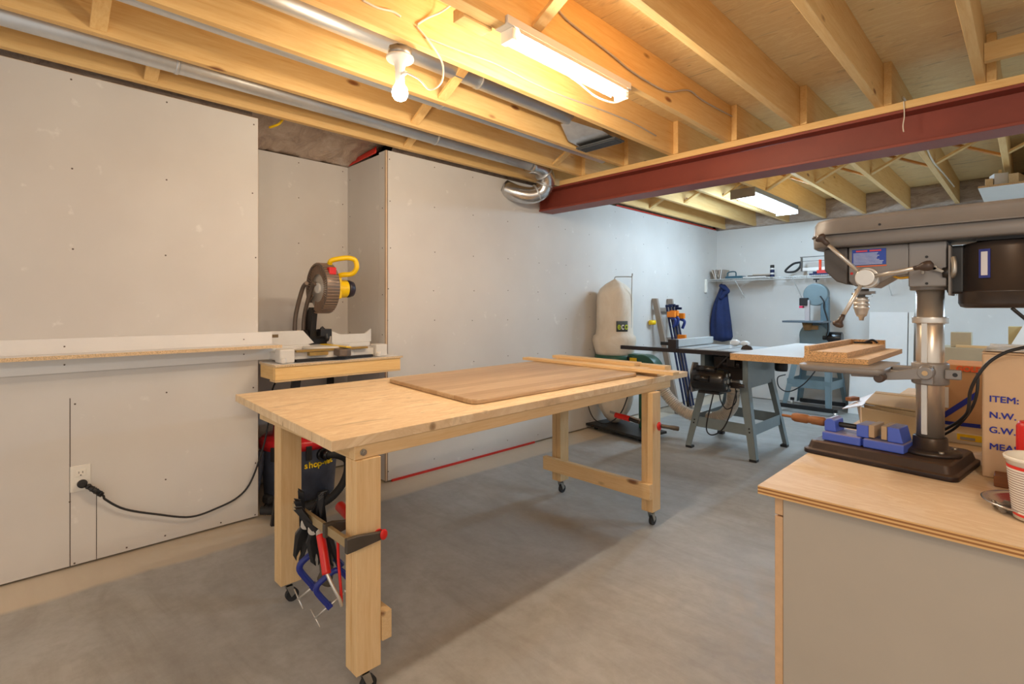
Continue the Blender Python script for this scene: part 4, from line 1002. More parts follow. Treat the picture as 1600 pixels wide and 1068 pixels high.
M['dowel'] = wood('dowel', (150, 96, 52), (96, 58, 34), 0, knots=False)
m = MB(); m.M = bR
m.lathe([(.004, -.03), (.004, 0), (.010, 0), (.013, .008), (.013, .04), (.0105, .044), (.0105, .050), (.0125, .054), (.0125, .085), (.009, .09)], (-.495, 1.62, .978), (1, 0, 0), n=24).build('handle', M['dowel'], vv)

# ---------------- things behind the press on the counter
M['card'] = plain('card', (204, 172, 138), .8, var=.04, sc=14); M['card_orange'] = plain('card_orange', (200, 152, 106), .8, var=.05)
M['ink_blue'] = plain('ink_blue', (28, 40, 150), .6); M['ink_orange'] = plain('ink_orange', (240, 96, 40), .6)
bx = thing('cardboard_box', 'tall plain cardboard box with blue stencilled lettering beside the drill press', 'box', (.10, 1.80, .90))
x0, x1, y0, y1, zt = -.083, .27, 1.648, 1.93, 1.192
MB().box(x0, x1, y0, y1, .9005, zt).build('body', M['card'], bx, bevel=.004)
for P in ([(x0, y0, zt+.0005), (x1, y0, zt+.0005), (x1, y0+.14, zt+.003), (x0, y0+.14, zt+.003)], [(x0, y1, zt+.0005), (x1, y1, zt+.0005), (x1, y0+.142, zt+.002), (x0, y0+.142, zt+.002)]):
    MB().prism(P, (0, 0, .003)).build('flap', M['card'], bx)
crinkle('packing_film', [(x0+.004, y0+.012, zt+.008), (x1, y0+.012, zt+.008), (x1, y1, zt+.010), (x0+.004, y1, zt+.010)], 16, 12, .003, None, 3, M['poly'] if False else plain('film', (222, 212, 200), .2), bx)
for body, py, w_ in (('ITEM:', 627, 1.05), ('N.W.', 652, 1.0), ('G.W.', 675, 1.0), ('MEAS.4', 701, 1.05)):
    p = aty(1545, py, y0-.001)
    tl = []
    for dx, dz in ((0, 0), (.0007, 0), (0, .0006), (.0007, .0006)): tl.append(text(body, .0205, p+V((dx, -dx*.1-dz*.1, dz)), (1, 0, 0), (0, 0, 1), M['ink_blue'], bx, sx=w_, ext=.0004))
    bm = bmesh.new()
    for o_ in tl: bm.from_mesh(o_.data)
    bm.to_mesh(tl[0].data); bm.free()
    for o_ in tl[1:]: bpy.data.objects.remove(o_)
ob = thing('orange_box', 'orange brown cardboard box with blue stripes, half hidden behind the drill press column', 'box', (-.1, 2.4, .93))
yb = 2.12
m = MB().box(-.200, .0, yb, yb+.22, .9335, 1.102).build('body', M['card_orange'], ob, bevel=.002)
MB().box(-.2002, .0002, yb-.001, yb+.2, 1.1025, 1.122).build('lid', plain('card_lid', (206, 150, 100), .8), ob, bevel=.002)
P = [aty(x, y, yb-.002) for x, y in ((1476, 653), (1476, 643), (1526, 611), (1526, 621))]
MB().prism(P, (0, .0015, 0)).build('stripe', M['ink_blue'], ob)
P = [aty(x, y, yb-.002) for x, y in ((1476, 666), (1476, 657), (1532, 663), (1532, 672))]
MB().prism(P, (0, .0015, 0)).build('stripe', M['ink_blue'], ob)
text('GOLD', .022, aty(1494, 579, yb-.003), (1, 0, 0), (0, 0, 1), M['ink_orange'], ob, bold=.001)
MB().box(-.198, -.184, yb-.003, yb-.0005, .985, 1.05).build('white_label', M['white_paint'], ob)
wb = thing('white_carton', 'low white carton with a yellow label under the orange brown box', 'box', (-.13, 2.2, .90))
MB().box(-.215, .05, 2.0, 2.46, .9005, .932).build('body', plain('carton_white', (214, 198, 174), .6), wb, bevel=.002)
MB().box(-.155, -.085, 1.9985, 1.9995, .912, .930).build('yellow_label', M['saw_yellow'], wb)
MB().box(-.148, -.115, 1.9975, 1.9983, .914, .922).build('bar_code', M['zinc'], wb)
cs = thing('open_bin', 'beige bin with a raised dusty lid behind the blue vise', 'bin', (-.34, 2.08, .90))
M['bin'] = dusty('bin', (186, 166, 132), (160, 142, 118), .4, .5); M['bin_edge'] = plain('bin_edge', (196, 194, 204), .4)
f0 = aty(1348, 636, 1.95); f1 = aty(1445, 655, 1.95); zf = f0.z
MB().prism([(f0.x, 1.95, .9005), (f0.x-.004, 1.95, zf), (f1.x, 1.95, f1.z), (f1.x, 1.95, .9005)], (0, .005, 0)).build('front_panel', M['bin'], cs)
l1 = V((-.420, 2.07, zf-.002))
MB().prism([(f0.x-.004, 1.951, zf), (f0.x, 1.951, .9005), (l1.x+.02, l1.y, .9005), (l1.x, l1.y, l1.z)], (-.003, .004, 0)).build('side_panel', plain('bin_side', (206, 186, 166), .5), cs)
MB().box(l1.x+.02, f1.x, 2.24, 2.245, .9005, zf+.01).build('rear_panel', M['bin'], cs)
MB().box(f1.x-.005, f1.x, 1.955, 2.24, .9005, f1.z).build('side_panel', M['bin'], cs)
ldp = [aty(1350, 631, 2.02), aty(1460, 648, 2.02), aty(1455, 622, 2.30), aty(1368, 613, 2.30)]
MB().prism(ldp, (0, 0, .006)).build('lid', M['bin'], cs, bevel=.002)
MB().prism([ldp[0]+V((0, 0, -.001)), ldp[1]+V((0, 0, -.001)), ldp[1]+V((0, .0, -.018)), ldp[0]+V((0, .0, -.018))], (0, .004, 0)).build('lid_lip', M['bin'], cs)
MB().prism([aty(1316, 639, 1.99), aty(1348, 634, 1.955), aty(1368, 614, 2.29), aty(1345, 622, 2.29)], (0, 0, .003)).build('rim', M['bin_edge'], cs)
p = aty(1332, 628, 2.10)
MB().obox(p+V((0, 0, .012)), (.045, .02, .012), (0, 0, 1.2)).build('wood_chip', M['dowel'], label='small brown wood piece lying on the rim of the open beige bin', cat='offcut')
# tray, cup, block at the right picture edge
tr = V((.0, 1.452, 0))
M['alu'] = plain('alu', (196, 196, 200), .2, .9, var=.08, bmp=.1)
MB().lathe([(0, .9005), (.050, .9005), (.054, .902), (.068, .914), (.078, .917), (.079, .919), (.076, .9205), (.066, .9165), (.052, .9045), (0, .9035)], (tr.x+.005, tr.y-.03, 0), n=48).build('metal_tray', M['alu'], label='round shiny metal dish on the plywood counter, with the cup standing in it', cat='dish')
for k, (dx, dy, a_) in enumerate(((-.04, -.01, .3), (-.03, .015, 1.2), (-.045, -.03, 2.0))):
    p = V((tr.x+dx, tr.y-.03+dy, .909))
    d = V((math.cos(a_), math.sin(a_), 0))
    MB().cyl(p-d*.012, p+d*.012, .004, .003, n=10).cyl(p-d*.016, p-d*.012, .007, n=6).build('bolt', M['zinc'], label='loose bolt lying in the round metal dish, ' + ('nearest the cup', 'farthest back', 'nearest the viewer')[k], cat='bolt', group='bolts in the metal dish')
cu = atz(1627, 812, .905); cu.z = .9045
cp = thing('paper_cup', 'white paper tub with a red framed printed panel at the right edge', 'cup', tuple(cu))
MB().lathe([(.038, .0), (.048, .108), (.0515, .109), (.0525, .114), (.050, .117), (.047, .113), (.0372, .003), (0, .002)], cu, n=48).build('tub', M['white_plastic'], cp)
def arcpanel(m, a0, a1, z0, z1, off, n=16):
    q = []
    for k in range(n+1):
        t = math.radians(a0+(a1-a0)*k/n)
        for z in (z0, z1):
            r = .038+.010*z/.108+off; q.append(V((cu.x+math.cos(t)*r, cu.y+math.sin(t)*r, cu.z+z)))
    m.add(q, [(2*k, 2*k+2, 2*k+3, 2*k+1) for k in range(n)], True)
m = MB(); arcpanel(m, 165, 300, .006, .100, .0004); pn = m.build('red_frame', plain('cup_red', (222, 50, 40), .5), cp)
m = MB(); arcpanel(m, 169, 296, .011, .094, .0008); m.build('panel', M['white_plastic'], pn)
m = MB()
for k in range(17): arcpanel(m, 172, 240+(k*37 % 40), .015+k*.0046, .0165+k*.0046, .0011)
m.build('print_lines', plain('print_grey', (150, 120, 118), .6), pn, kind='stuff')
m = MB().lathe([(.0, 0), (.022, 0), (.024, .01), (.024, .06), (.02, .066), (0, .066)], (cu.x+.0, cu.y+.16, .9005), n=30)
o = MB().lathe([(.0, 0), (.024, 0), (.024, .155), (.019, .165), (0, .165)], (cu.x-.012, cu.y+.13, .9005), n=30).build('red_canister', M['clamp_red'], label='red canister between the cardboard box and the paper tub', cat='canister')
MB().box(-.060, .02, 1.575, 1.625, .9005, .925).build('wood_block', M['dowel'], bevel=.002, label='small brown wood block lying at the foot of the lettered cardboard box', cat='block')

# ================================================================ table saw
M['saw_panel'] = plain('saw_panel', (128, 138, 140), .4, .1, var=.06)
M['cast_top'] = plain('cast_top', (178, 182, 184), .4, .1, var=.10, sc=5)
M['rail_dark'] = plain('rail_dark', (44, 38, 40), .4, .3)
ts = thing('table_saw', 'grey table saw on a splayed steel stand with a black motor', 'table saw', (-1.94, 4.85, 0))
ZS = .935
MB().box(-2.36, -1.70, 4.37, 5.10, ZS-.035, ZS).build('table', M['cast_top'], ts, bevel=.003)
m = MB()
for x in (-2.12, -1.92): m.box(x, x+.02, 4.372, 5.098, ZS+.0002, ZS+.0008)
m.build('miter_slots', M['rail_dark'], ts, kind='stuff')
MB().box(-2.86, -1.50, 4.325, 4.366, ZS-.040, ZS-.004).build('rear_rail', M['rail_dark'], ts, bevel=.002)
MB().box(-2.86, -1.50, 5.104, 5.145, ZS-.040, ZS-.004).build('front_rail', M['rail_dark'], ts, bevel=.002)
fn = MB().box(-2.335, -2.275, 4.38, 5.12, ZS+.010, ZS+.075).build('rip_fence', plain('fence_pale', (206, 212, 214), .35, .2), ts, bevel=.003)
MB().box(-2.345, -2.265, 4.32, 4.37, ZS-.03, ZS+.078).build('fence_bracket', M['rail_dark'], fn, bevel=.003)
m = MB().box(-2.12, -1.70, 5.135, 5.15, .61, ZS-.0405).box(-2.12, -2.105, 4.50, 5.135, .61, ZS-.0405).box(-1.715, -1.70, 4.50, 5.135, .61, ZS-.0405)
m.box(-2.12, -2.08, 4.50, 4.512, .61, ZS-.0405).box(-1.745, -1.70, 4.50, 4.512, .61, ZS-.0405)
m.build('cabinet', M['saw_panel'], ts, bevel=.002)
MB().box(-2.05, -1.78, 4.62, 4.95, .66, .86).cyl((-1.95, 4.60, .80), (-1.80, 4.60, .80), .03, n=16).bar((-2.06, 4.55, .70), (-1.90, 4.60, .88), .03, .02).box(-1.90, -1.83, 4.54, 4.58, .78, .86).build('trunnion', M['motor_dark'], ts, bevel=.004)
MB().cyl((-1.98, 4.8, .82), (-1.95, 4.8, .82), .12, n=40).build('blade', M['steel'], ts)
tc = [(-2.12, 4.50), (-1.70, 4.50), (-1.70, 5.15), (-2.12, 5.15)]; fc_ = [(-2.275, 4.52), (-1.62, 4.47), (-1.60, 5.23), (-2.29, 5.30)]
dirs = [(1, 1), (-1, 1), (-1, -1), (1, -1)]
legs = []
for (ax_, ay_), (bx_, by_), (sx, sy) in zip(tc, fc_, dirs):
    w1, w2, z0 = .075, .055, .022
    m = MB()
    m.add([(ax_, ay_, .64), (ax_+sx*w1, ay_, .64), (bx_+sx*w2, by_, z0), (bx_, by_, z0), (ax_, ay_+sy*.003, .64), (ax_+sx*w1, ay_+sy*.003, .64), (bx_+sx*w2, by_+sy*.003, z0), (bx_, by_+sy*.003, z0)],
          [(0, 1, 2, 3), (7, 6, 5, 4), (0, 4, 5, 1), (1, 5, 6, 2), (2, 6, 7, 3), (3, 7, 4, 0)])
    m.add([(ax_, ay_, .64), (ax_, ay_+sy*w1, .64), (bx_, by_+sy*w2, z0), (bx_, by_, z0), (ax_+sx*.003, ay_, .64), (ax_+sx*.003, ay_+sy*w1, .64), (bx_+sx*.003, by_+sy*w2, z0), (bx_+sx*.003, by_, z0)],
          [(0, 1, 2, 3), (7, 6, 5, 4), (0, 4, 5, 1), (1, 5, 6, 2), (2, 6, 7, 3), (3, 7, 4, 0)])
    L = m.build('leg', M['saw_panel'], ts); legs.append(L)
    MB().box(min(bx_, bx_+sx*.06), max(bx_, bx_+sx*.06), min(by_, by_+sy*.06), max(by_, by_+sy*.06), 0, .0215).build('rubber_foot', M['black'], L, bevel=.003)
    m = MB()
    for dz in (.245, .275):
        k = (.64-dz)/(.64-z0); cx = ax_+(bx_-ax_)*k+sx*.03; cy = ay_+(by_-ay_)*k
        m.cyl((cx, cy-sy*.004, dz), (cx, cy, dz), .007, n=10)
    m.build('bolts', M['rail_dark'], L, kind='stuff')
def at_leg(i, z):
    k = (.64-z)/(.64-.022); return V((tc[i][0]+(fc_[i][0]-tc[i][0])*k, tc[i][1]+(fc_[i][1]-tc[i][1])*k, z))
for i, j in ((0, 1), (1, 2), (2, 3), (3, 0)):
    p0 = at_leg(i, .26); p1 = at_leg(j, .26); c = sum((at_leg(k, .26) for k in range(4)), V())/4
    p0 = p0.lerp(c, .03); p1 = p1.lerp(c, .03)
    MB().bar(p0, p1, .003, .095, up=(0, 0, 1)).build('stretcher', M['saw_panel'], ts)
MB().box(-2.10, -1.72, 4.505, 4.51, .612, .645).build('lower_apron', M['saw_panel'], ts)
mc = V((-1.93, 4.30, .685))
mo = MB().lathe([(.05, -.155), (.085, -.15), (.100, -.13), (.103, -.05), (.103, .09), (.098, .12), (.088, .14), (.03, .145)], mc, (1, .05, 0), n=40)
mo = mo.build('motor', M['black_gloss'], ts)
MB().cyl(mc+V((-.10, -.05, .095)), mc+V((.06, -.05, .095)), .028, n=20).build('capacitor', M['black_gloss'], mo)
MB().cyl(mc+V((-.10, -.105, .02)), mc+V((.03, -.105, .02)), .026, n=20).build('capacitor', M['black_gloss'], mo)
m = MB()
for k in range(6):
    t = k*PI/3; m.cyl(mc+V((.1445, .06*math.cos(t), .06*math.sin(t))), mc+V((.1475, .06*math.cos(t), .06*math.sin(t))), .014, n=12)
m.cyl(mc+V((.1445, 0, 0)), mc+V((.1475, 0, 0)), .020, n=14)
m.build('vent_ring', M['zinc'], mo, kind='stuff')
MB().prism([mc+V((-.17, -.03, -.12)), mc+V((-.17, .09, -.12)), mc+V((-.17, .09, .13)), mc+V((-.17, .0, .14)), mc+V((-.17, -.05, .05))], (.014, 0, 0)).build('motor_plate', M['cover_grey'], ts, bevel=.003)
MB().box(mc.x-.10, mc.x+.08, mc.y-.03, mc.y+.22, mc.z-.118, mc.z-.100).build('motor_mount', M['black'], ts)
m = MB().tube([V((-1.76, 4.42, .60)), V((-1.80, 4.38, .40)), V((-1.86, 4.36, .26)), V((-1.95, 4.35, .20)), V((-2.0, 4.36, .26)), V((-1.95, 4.36, .50)), V((-1.93, 4.36, .58))], .006, n=8); m.build('power_cord', M['black'], ts)
MB().tube([V((-1.78, 4.44, .62)), V((-1.77, 4.42, .50)), V((-1.84, 4.41, .43)), V((-1.90, 4.42, .50)), V((-1.91, 4.42, .60))], .005, n=8).build('motor_lead', M['black'], ts)
MB().tube([mc+V((-.17, -.02, -.02)), mc+V((-.19, -.03, -.12)), mc+V((-.195, -.03, -.20))], .006, n=8).lathe([(.012, 0), (.013, .03), (.008, .05)], mc+V((-.195, -.03, -.25)), (0, 0, 1), n=12).build('switch_lead', M['black'], ts)
MB().cyl((-1.76, 4.43, .64), (-1.70, 4.43, .64), .015, n=12).box(-1.83, -1.74, 4.42, 4.46, .615, .66).build('cord_block', M['motor_dark'], ts, bevel=.004)
MB().lathe([(.0, 0), (.05, 0), (.055, .02), (.055, .09), (.045, .10), (0, .10)], (-1.62, 5.08, .72), (0, 0, 1), n=24).build('switch_box', M['black'], ts)
MB().box(-1.63, -1.61, 5.06, 5.10, .82, .89).build('switch_hanger', M['black'], ts)
# side extension
ex = MB().box(-1.682, -1.0, 4.09, 5.74, .890, .942)
for i in range(len(ex.f)): ex.mi[i] = 0 if i == 1 else 1
ex.build('extension_wing', [M['melamine'], M['particle']], ts, label='wide white melamine extension top with raw edge')
m = MB().tube([(-2.02, 5.0, ZS+.004), (-2.03, 5.02, ZS+.05), (-1.99, 5.05, ZS+.075), (-1.94, 5.05, ZS+.07), (-1.92, 5.02, ZS+.004)], .006, n=8)
MB().ell((-2.00, 4.98, ZS+.033), .05, .035, .032).ell((-1.91, 4.99, ZS+.028), .045, .03, .027).build('safety_goggles', plain('clear_plastic', (226, 230, 234), .1), label='clear plastic safety goggles lying on the table saw top', cat='goggles')
MB().prism([(-1.80, 4.60, ZS+.001), (-1.70, 4.60, ZS+.001), (-1.715, 4.60, ZS+.03), (-1.75, 4.60, ZS+.045), (-1.785, 4.60, ZS+.03)], (0, .02, 0)).build('blade_insert', M['motor_dark'], ts)

# ---------------- hose
hs = MB(); hp = [V((-2.82, 4.78, .55)), V((-2.70, 4.80, .50)), V((-2.60, 4.82, .38)), V((-2.47, 4.84, .27)), V((-2.28, 4.84, .23)), V((-2.08, 4.82, .27)), V((-1.96, 4.78, .38)), V((-1.92, 4.74, .52)), V((-1.92, 4.74, .645))]
hs.tube(hp, .056, n=20, sub=60, rf=lambda t: 1+.06*math.sin(t*430))
M['hose_clear'] = plain('hose_clear', (206, 190, 172), .28, .2, var=.12, sc=12)
hs.build('dust_hose', M['hose_clear'], label='ribbed flexible dust hose sagging from the green dust collector to the table saw', cat='hose')

# ================================================================ dust collector
M['green'] = plain('green', (36, 84, 66), .35, var=.1); M['canvas'] = None
def canvas():
    m, nt, b = newmat('canvas'); v = coords(nt, (1, 1, .5)); a = noise(nt, v, 7, 5, .6, .6)
    nt.links.new(ramp(nt, a, [(.3, sl((214, 198, 178))), (.7, sl((228, 216, 200)))]), b.inputs['Base Color']); b.inputs['Roughness'].default_value = .9
    bump(nt, b, a, .6, .02); return m
M['canvas'] = canvas()
dc = thing('dust_collector', 'green dust collector with two cream cloth bags by the left wall', 'dust collector', (-3.05, 4.66, 0))
BX, BY = -3.15, 4.66
bp = MB().prism([(-3.36, 4.42, .045), (-2.62, 4.30, .045), (-2.56, 4.70, .045), (-3.30, 4.86, .045)], (0, 0, .025)).build('base_plate', M['black'], dc, bevel=.006)
for x, y in ((-3.28, 4.50), (-2.68, 4.40), (-2.66, 4.66), (-3.24, 4.78)):
    MB().cyl((x-.012, y, .0225), (x+.012, y, .0225), .022, n=20).box(x-.012, x+.012, y-.01, y+.01, .03, .046).build('caster', M['black'], bp)
def bag(name, prof, seed, parent):
    r = random.Random(seed); ph = [r.uniform(0, 6) for _ in range(4)]; rings = []
    for rr, z, wob in prof:
        ring = []
        for k in range(40):
            t = 2*PI*k/40; q = rr*(1+wob*(.5*math.sin(3*t+ph[0]+z*3)+.3*math.sin(5*t+ph[1]-z*5)+.25*math.sin(9*t+ph[2])))
            ring.append(V((BX+q*math.cos(t), BY+q*math.sin(t), z)))
        rings.append(ring)
    return MB().loft(rings).build(name, M['canvas'], parent)
ub = bag('upper_bag', [(.198, .80, .02), (.208, .84, .03), (.222, .90, .05), (.232, .955, .07), (.222, 1.0, .08), (.200, 1.02, .05), (.194, 1.10, .03), (.196, 1.25, .03), (.194, 1.38, .04), (.186, 1.45, .06), (.150, 1.51, .12), (.09, 1.56, .22), (.026, 1.60, .2), (.008, 1.612, 0)], 2, dc)
bag('lower_bag', [(.198, .665, .02), (.205, .60, .03), (.205, .45, .04), (.195, .32, .05), (.165, .22, .08), (.11, .13, .12), (.06, .085, .15), (.03, .073, .1)], 5, dc)
MB().lathe([(.205, .665), (.215, .67), (.215, .80), (.205, .805)], (BX, BY, 0), n=48).build('filter_ring', M['green'], dc)
MB().tube([(BX, BY, 1.585), (BX+.0, BY, 1.63), (BX+.045, BY+.01, 1.635), (BX+.185, BY+.03, 1.628), (BX+.192, BY+.03, 1.60), (BX+.192, BY+.0, .80)], .005, n=8, sub=4).build('bag_hanger', M['zinc'], dc)
# printed patch, wraps the bag
pa0, pa1 = math.radians(-52), math.radians(-16); m = MB(); q = []
for k in range(9):
    t = pa0+(pa1-pa0)*k/8
    for z in (1.055, 1.165): q.append(V((BX+math.cos(t)*.203, BY+math.sin(t)*.203, z)))
m.add(q, [(2*k, 2*k+2, 2*k+3, 2*k+1) for k in range(8)], True)
pt = m.build('printed_patch', plain('patch', (74, 76, 72), .8), ub); md = pt.modifiers.new('s', 'SOLIDIFY'); md.thickness = .002
for k, (ch, cl) in enumerate((('e', (186, 204, 60)), ('c', (224, 224, 216)), ('o', (186, 204, 60)))):
    t = pa0+math.radians(3+k*11); P = V((BX+math.cos(t)*.2065, BY+math.sin(t)*.2065, 1.078)); text(ch, .105, P, (-math.sin(t+.08), math.cos(t+.08), 0), (0, 0, 1), plain('patch_'+ch, cl, .8), ub, sx=.72, bold=.002)
# blower
bl_ = MB().cyl((-2.80, 4.60, .64), (-2.80, 4.76, .64), .185, n=48)
vo = bl_.build('blower_housing', M['green'], dc, bevel=.012, seg=3)
MB().box(-2.99, -2.80, 4.61, 4.75, .72, .822).build('outlet_duct', M['green'], dc, bevel=.006)
MB().obox((-2.885, 4.594, .765), (.085, .003, .045)).build('yellow_label', M['saw_yellow'], vo)
MB().cyl((-2.80, 4.58, .60), (-2.80, 4.44, .60), .075, n=32).build('motor', M['green'], dc, bevel=.01)
MB().box(-2.96, -2.945, 4.585, 4.60, .70, .80).box(-2.935, -2.925, 4.585, 4.60, .70, .80).build('clips', M['black'], vo, kind='stuff')
MB().cyl((-2.80, 4.66, .071), (-2.80, 4.66, .50), .05, n=24).build('post', M['green'], dc, bevel=.003)
MB().tube([(-3.20, 4.46, .66), (-3.35, 4.44, .5), (-3.33, 4.42, .28), (-3.22, 4.38, .14), (-3.05, 4.36, .12), (-2.90, 4.40, .25), (-2.82, 4.44, .50)], .006, n=8).build('power_cord', M['black'], dc)

# ================================================================ clamp rack with bar clamps
rk = thing('clamp_rack', 'two grey wooden uprights leaning on the left wall beside the dust collector', 'rack', (-3.2, 6.0, 0))
for (y0, y1) in ((5.80, 5.86), (6.18, 6.20)):
    MB().prism([(-3.36, y0-.02, 1.42), (-3.36, y0+.02, 1.42), (-3.08, y1+.02, .0), (-3.08, y1-.02, .0)], (.07, 0, 0)).build('upright', M['grey_wood_z'], rk, bevel=.003)
for z, x in ((1.28, -3.325), (.9, -3.25)):
    MB().bar((x-.005, 5.83, z), (x-.005, 6.17, z), .02, .05).build('cross_bar', M['grey_wood_y'], rk)
M['clamp_navy'] = plain('clamp_navy', (26, 36, 74), .4, .3); M['clamp_orange'] = plain('clamp_orange', (246, 138, 26), .4)
wh = ['nearest the dust collector', 'second from the dust collector', 'third from the dust collector', 'farthest from the dust collector']
def rackx(z): return -3.275 + (1.42-z)*.197
for k, (y, z1_, zo) in enumerate(((5.90, 1.33, 1.22), (5.98, 1.34, 1.235), (6.06, 1.33, .93), (6.13, 1.30, 1.20))):
    t = thing('bar_clamp', 'long blue bar clamp hanging in the leaning rack, ' + wh[k], 'clamp', (rackx(.7), y, .1), group='bar clamps in the leaning rack')
    xo = .035
    MB().bar((rackx(z1_)+xo, y, z1_), (rackx(.08)+xo, y, .08), .012, .032, up=(0, 1, 0)).build('bar', M['clamp_navy'], t)
    hd_ = MB().box(rackx(zo)+xo-.005, rackx(zo)+xo+.10, y-.022, y+.022, zo-.035, zo+.035).build('head', M['clamp_orange'], t, bevel=.006)
    MB().tube([(rackx(zo)+xo+.03, y, zo-.04), (rackx(zo)+xo+.10, y, zo-.07), (rackx(zo)+xo+.07, y, zo-.16)], .018, n=10).build('trigger', plain('trig', (34, 52, 120), .4), hd_)
    MB().box(rackx(z1_)+xo-.01, rackx(z1_)+xo+.08, y-.012, y+.012, z1_-.02, z1_+.01).build('end_stop', M['clamp_navy'], t, bevel=.004)
    if k in (1, 2): MB().box(rackx(.72)+xo-.005, rackx(.72)+xo+.09, y-.022, y+.022, .76, .82).build('jaw', M['clamp_orange'], t, bevel=.005)
MB().cyl((-3.345, 5.70, 1.12), (-3.30, 5.76, 1.12), .03, n=20).build('tape_roll', M['saw_yellow'], label='small yellow clamp head sticking out left of the leaning rack', cat='clamp')

# ================================================================ band saw
M['bs_blue'] = plain('bs_blue', (116, 134, 140), .4, .1, var=.06)
bsw = thing('band_saw', 'pale blue band saw on a splayed stand against the back wall', 'band saw', (-1.95, 7.3, 0))
bx0 = -1.93; by = 7.25
up_ = MB().lathe([(.155, 0), (.165, .01), (.165, .10), (.155, .11)], (bx0, by, 1.46), (0, 1, 0), n=40)
# egg-shaped wheel housings joined by the column
m = MB().cyl((bx0+.02, by-.02, 1.47), (bx0+.02, by+.09, 1.47), .140, n=40)
m.build('upper_housing', M['bs_blue'], bsw, bevel=.012, seg=3)
m = MB().cyl((bx0, by-.02, .95), (bx0, by+.09, .95), .165, n=40).box(bx0-.163, bx0+.163, by-.016, by+.086, .80, .95)
m.build('lower_housing', M['bs_blue'], bsw, bevel=.012, seg=3)
MB().prism([(bx0+.075, by-.01, 1.46), (bx0+.165, by-.01, 1.44), (bx0+.165, by-.01, .90), (bx0+.075, by-.01, .90)], (0, .08, 0)).build('column', plain('bs_dark', (92, 116, 128), .4, .1), bsw, bevel=.01)
MB().box(bx0-.085, bx0-.03, by-.075, by-.03, 1.12, 1.40).build('blade_guard', plain('guard_pale', (196, 186, 186), .4, .2), bsw, bevel=.006)
MB().box(bx0-.14, bx0-.05, by-.10, by-.022, 1.33, 1.43).build('lamp_box', M['black'], bsw, bevel=.008)
MB().box(bx0-.14, bx0-.10, by-.10, by-.03, 1.30, 1.328).build('red_knob', plain('pinkred', (206, 40, 80), .4), bsw)
MB().cyl((bx0+.02, by+.03, 1.625), (bx0+.02, by+.03, 1.655), .008, n=12).cyl((bx0+.02, by+.03, 1.655), (bx0+.02, by+.03, 1.668), .035, n=18).build('tension_knob', M['black'], bsw)
MB().box(-2.22, -1.76, by-.26, by+.10, 1.118, 1.142).build('table', plain('bs_table', (96, 110, 122), .35, .4), bsw, bevel=.003)
MB().cyl((bx0-.06, by-.05, 1.02), (bx0-.06, by-.05, 1.117), .04, .06, n=20).box(bx0-.02, bx0+.06, by-.06, by-.02, 1.03, 1.08).build('trunnion', plain('bs_brown', (150, 112, 66), .5), bsw)
MB().cyl((bx0+.10, by+.05, .93), (bx0+.30, by+.05, .93), .075, n=28).build('motor', M['black_gloss'], bsw, bevel=.008)
m = MB().tube([(bx0+.08, by-.03, 1.45), (bx0+.12, by-.035, 1.38), (bx0+.12, by-.035, 1.30), (bx0+.16, by-.035, 1.15), (bx0+.165, by-.035, 1.03), (bx0+.14, by-.035, .93)], .008, n=8); m.build('cord', M['black'], bsw)
MB().box(-2.12, -1.70, by-.14, by+.24, .775, .80).build('stand_top', M['bs_blue'], bsw, bevel=.003)
btc = [(-2.11, by-.13), (-1.71, by-.13), (-1.71, by+.23), (-2.11, by+.23)]; bfc = [(-2.23, 7.00), (-1.68, 6.98), (-1.62, 7.55), (-2.20, 7.55)]
def bleg(i, z):
    k = (.775-z)/(.775-.06); return V((btc[i][0]+(bfc[i][0]-btc[i][0])*k, btc[i][1]+(bfc[i][1]-btc[i][1])*k, z))
for i, (sx, sy) in enumerate(dirs):
    ax_, ay_ = btc[i]; bx_, by_ = bfc[i]; m = MB()
    for (u1, u2) in (((sx*.075, 0), (sx*.055, 0)), ((0, sy*.075), (0, sy*.055))):
        o_ = (0, sy*.003) if u1[1] == 0 else (sx*.003, 0)
        Q = [(ax_, ay_, .775), (ax_+u1[0], ay_+u1[1], .775), (bx_+u2[0], by_+u2[1], .06), (bx_, by_, .06)]
        m.add(Q+[(x+o_[0], y+o_[1], z) for x, y, z in Q], [(0, 1, 2, 3), (7, 6, 5, 4), (0, 4, 5, 1), (1, 5, 6, 2), (2, 6, 7, 3), (3, 7, 4, 0)])
    m.build('leg', M['bs_blue'], bsw)
    p0 = bleg(i, .36); p1 = bleg((i+1) % 4, .36)
    MB().bar(p0, p1, .004, .10).build('stretcher', M['bs_blue'], bsw)
    q0 = V((bfc[i][0], bfc[i][1], .075)); q1 = V((*bfc[(i+1) % 4], .075))
    if i in (0, 2): MB().bar(q0-V((.03, 0, 0)), q1+V((.03, 0, 0)), .04, .05).build('mobile_base_rail', M['black'], bsw, bevel=.003)
    wx = bx_-sx*.06; wy = by_
    cs_ = MB().cyl((wx-.014, wy-.03, .035), (wx+.014, wy-.03, .035), .035, n=24).build('wheel', M['steel'], bsw, bevel=.004)
    MB().box(wx-.02, wx+.02, wy-.05, wy-.01, .066, .10).build('caster_fork', M['black'], cs_)
MB().tube([(-2.18, 7.0, .46), (-2.26, 6.96, .42), (-2.24, 6.95, .30), (-2.12, 6.94, .26), (-1.95, 6.95, .38), (-1.82, 7.0, .58)], .007, n=8).build('hanging_cord', M['black'], bsw)

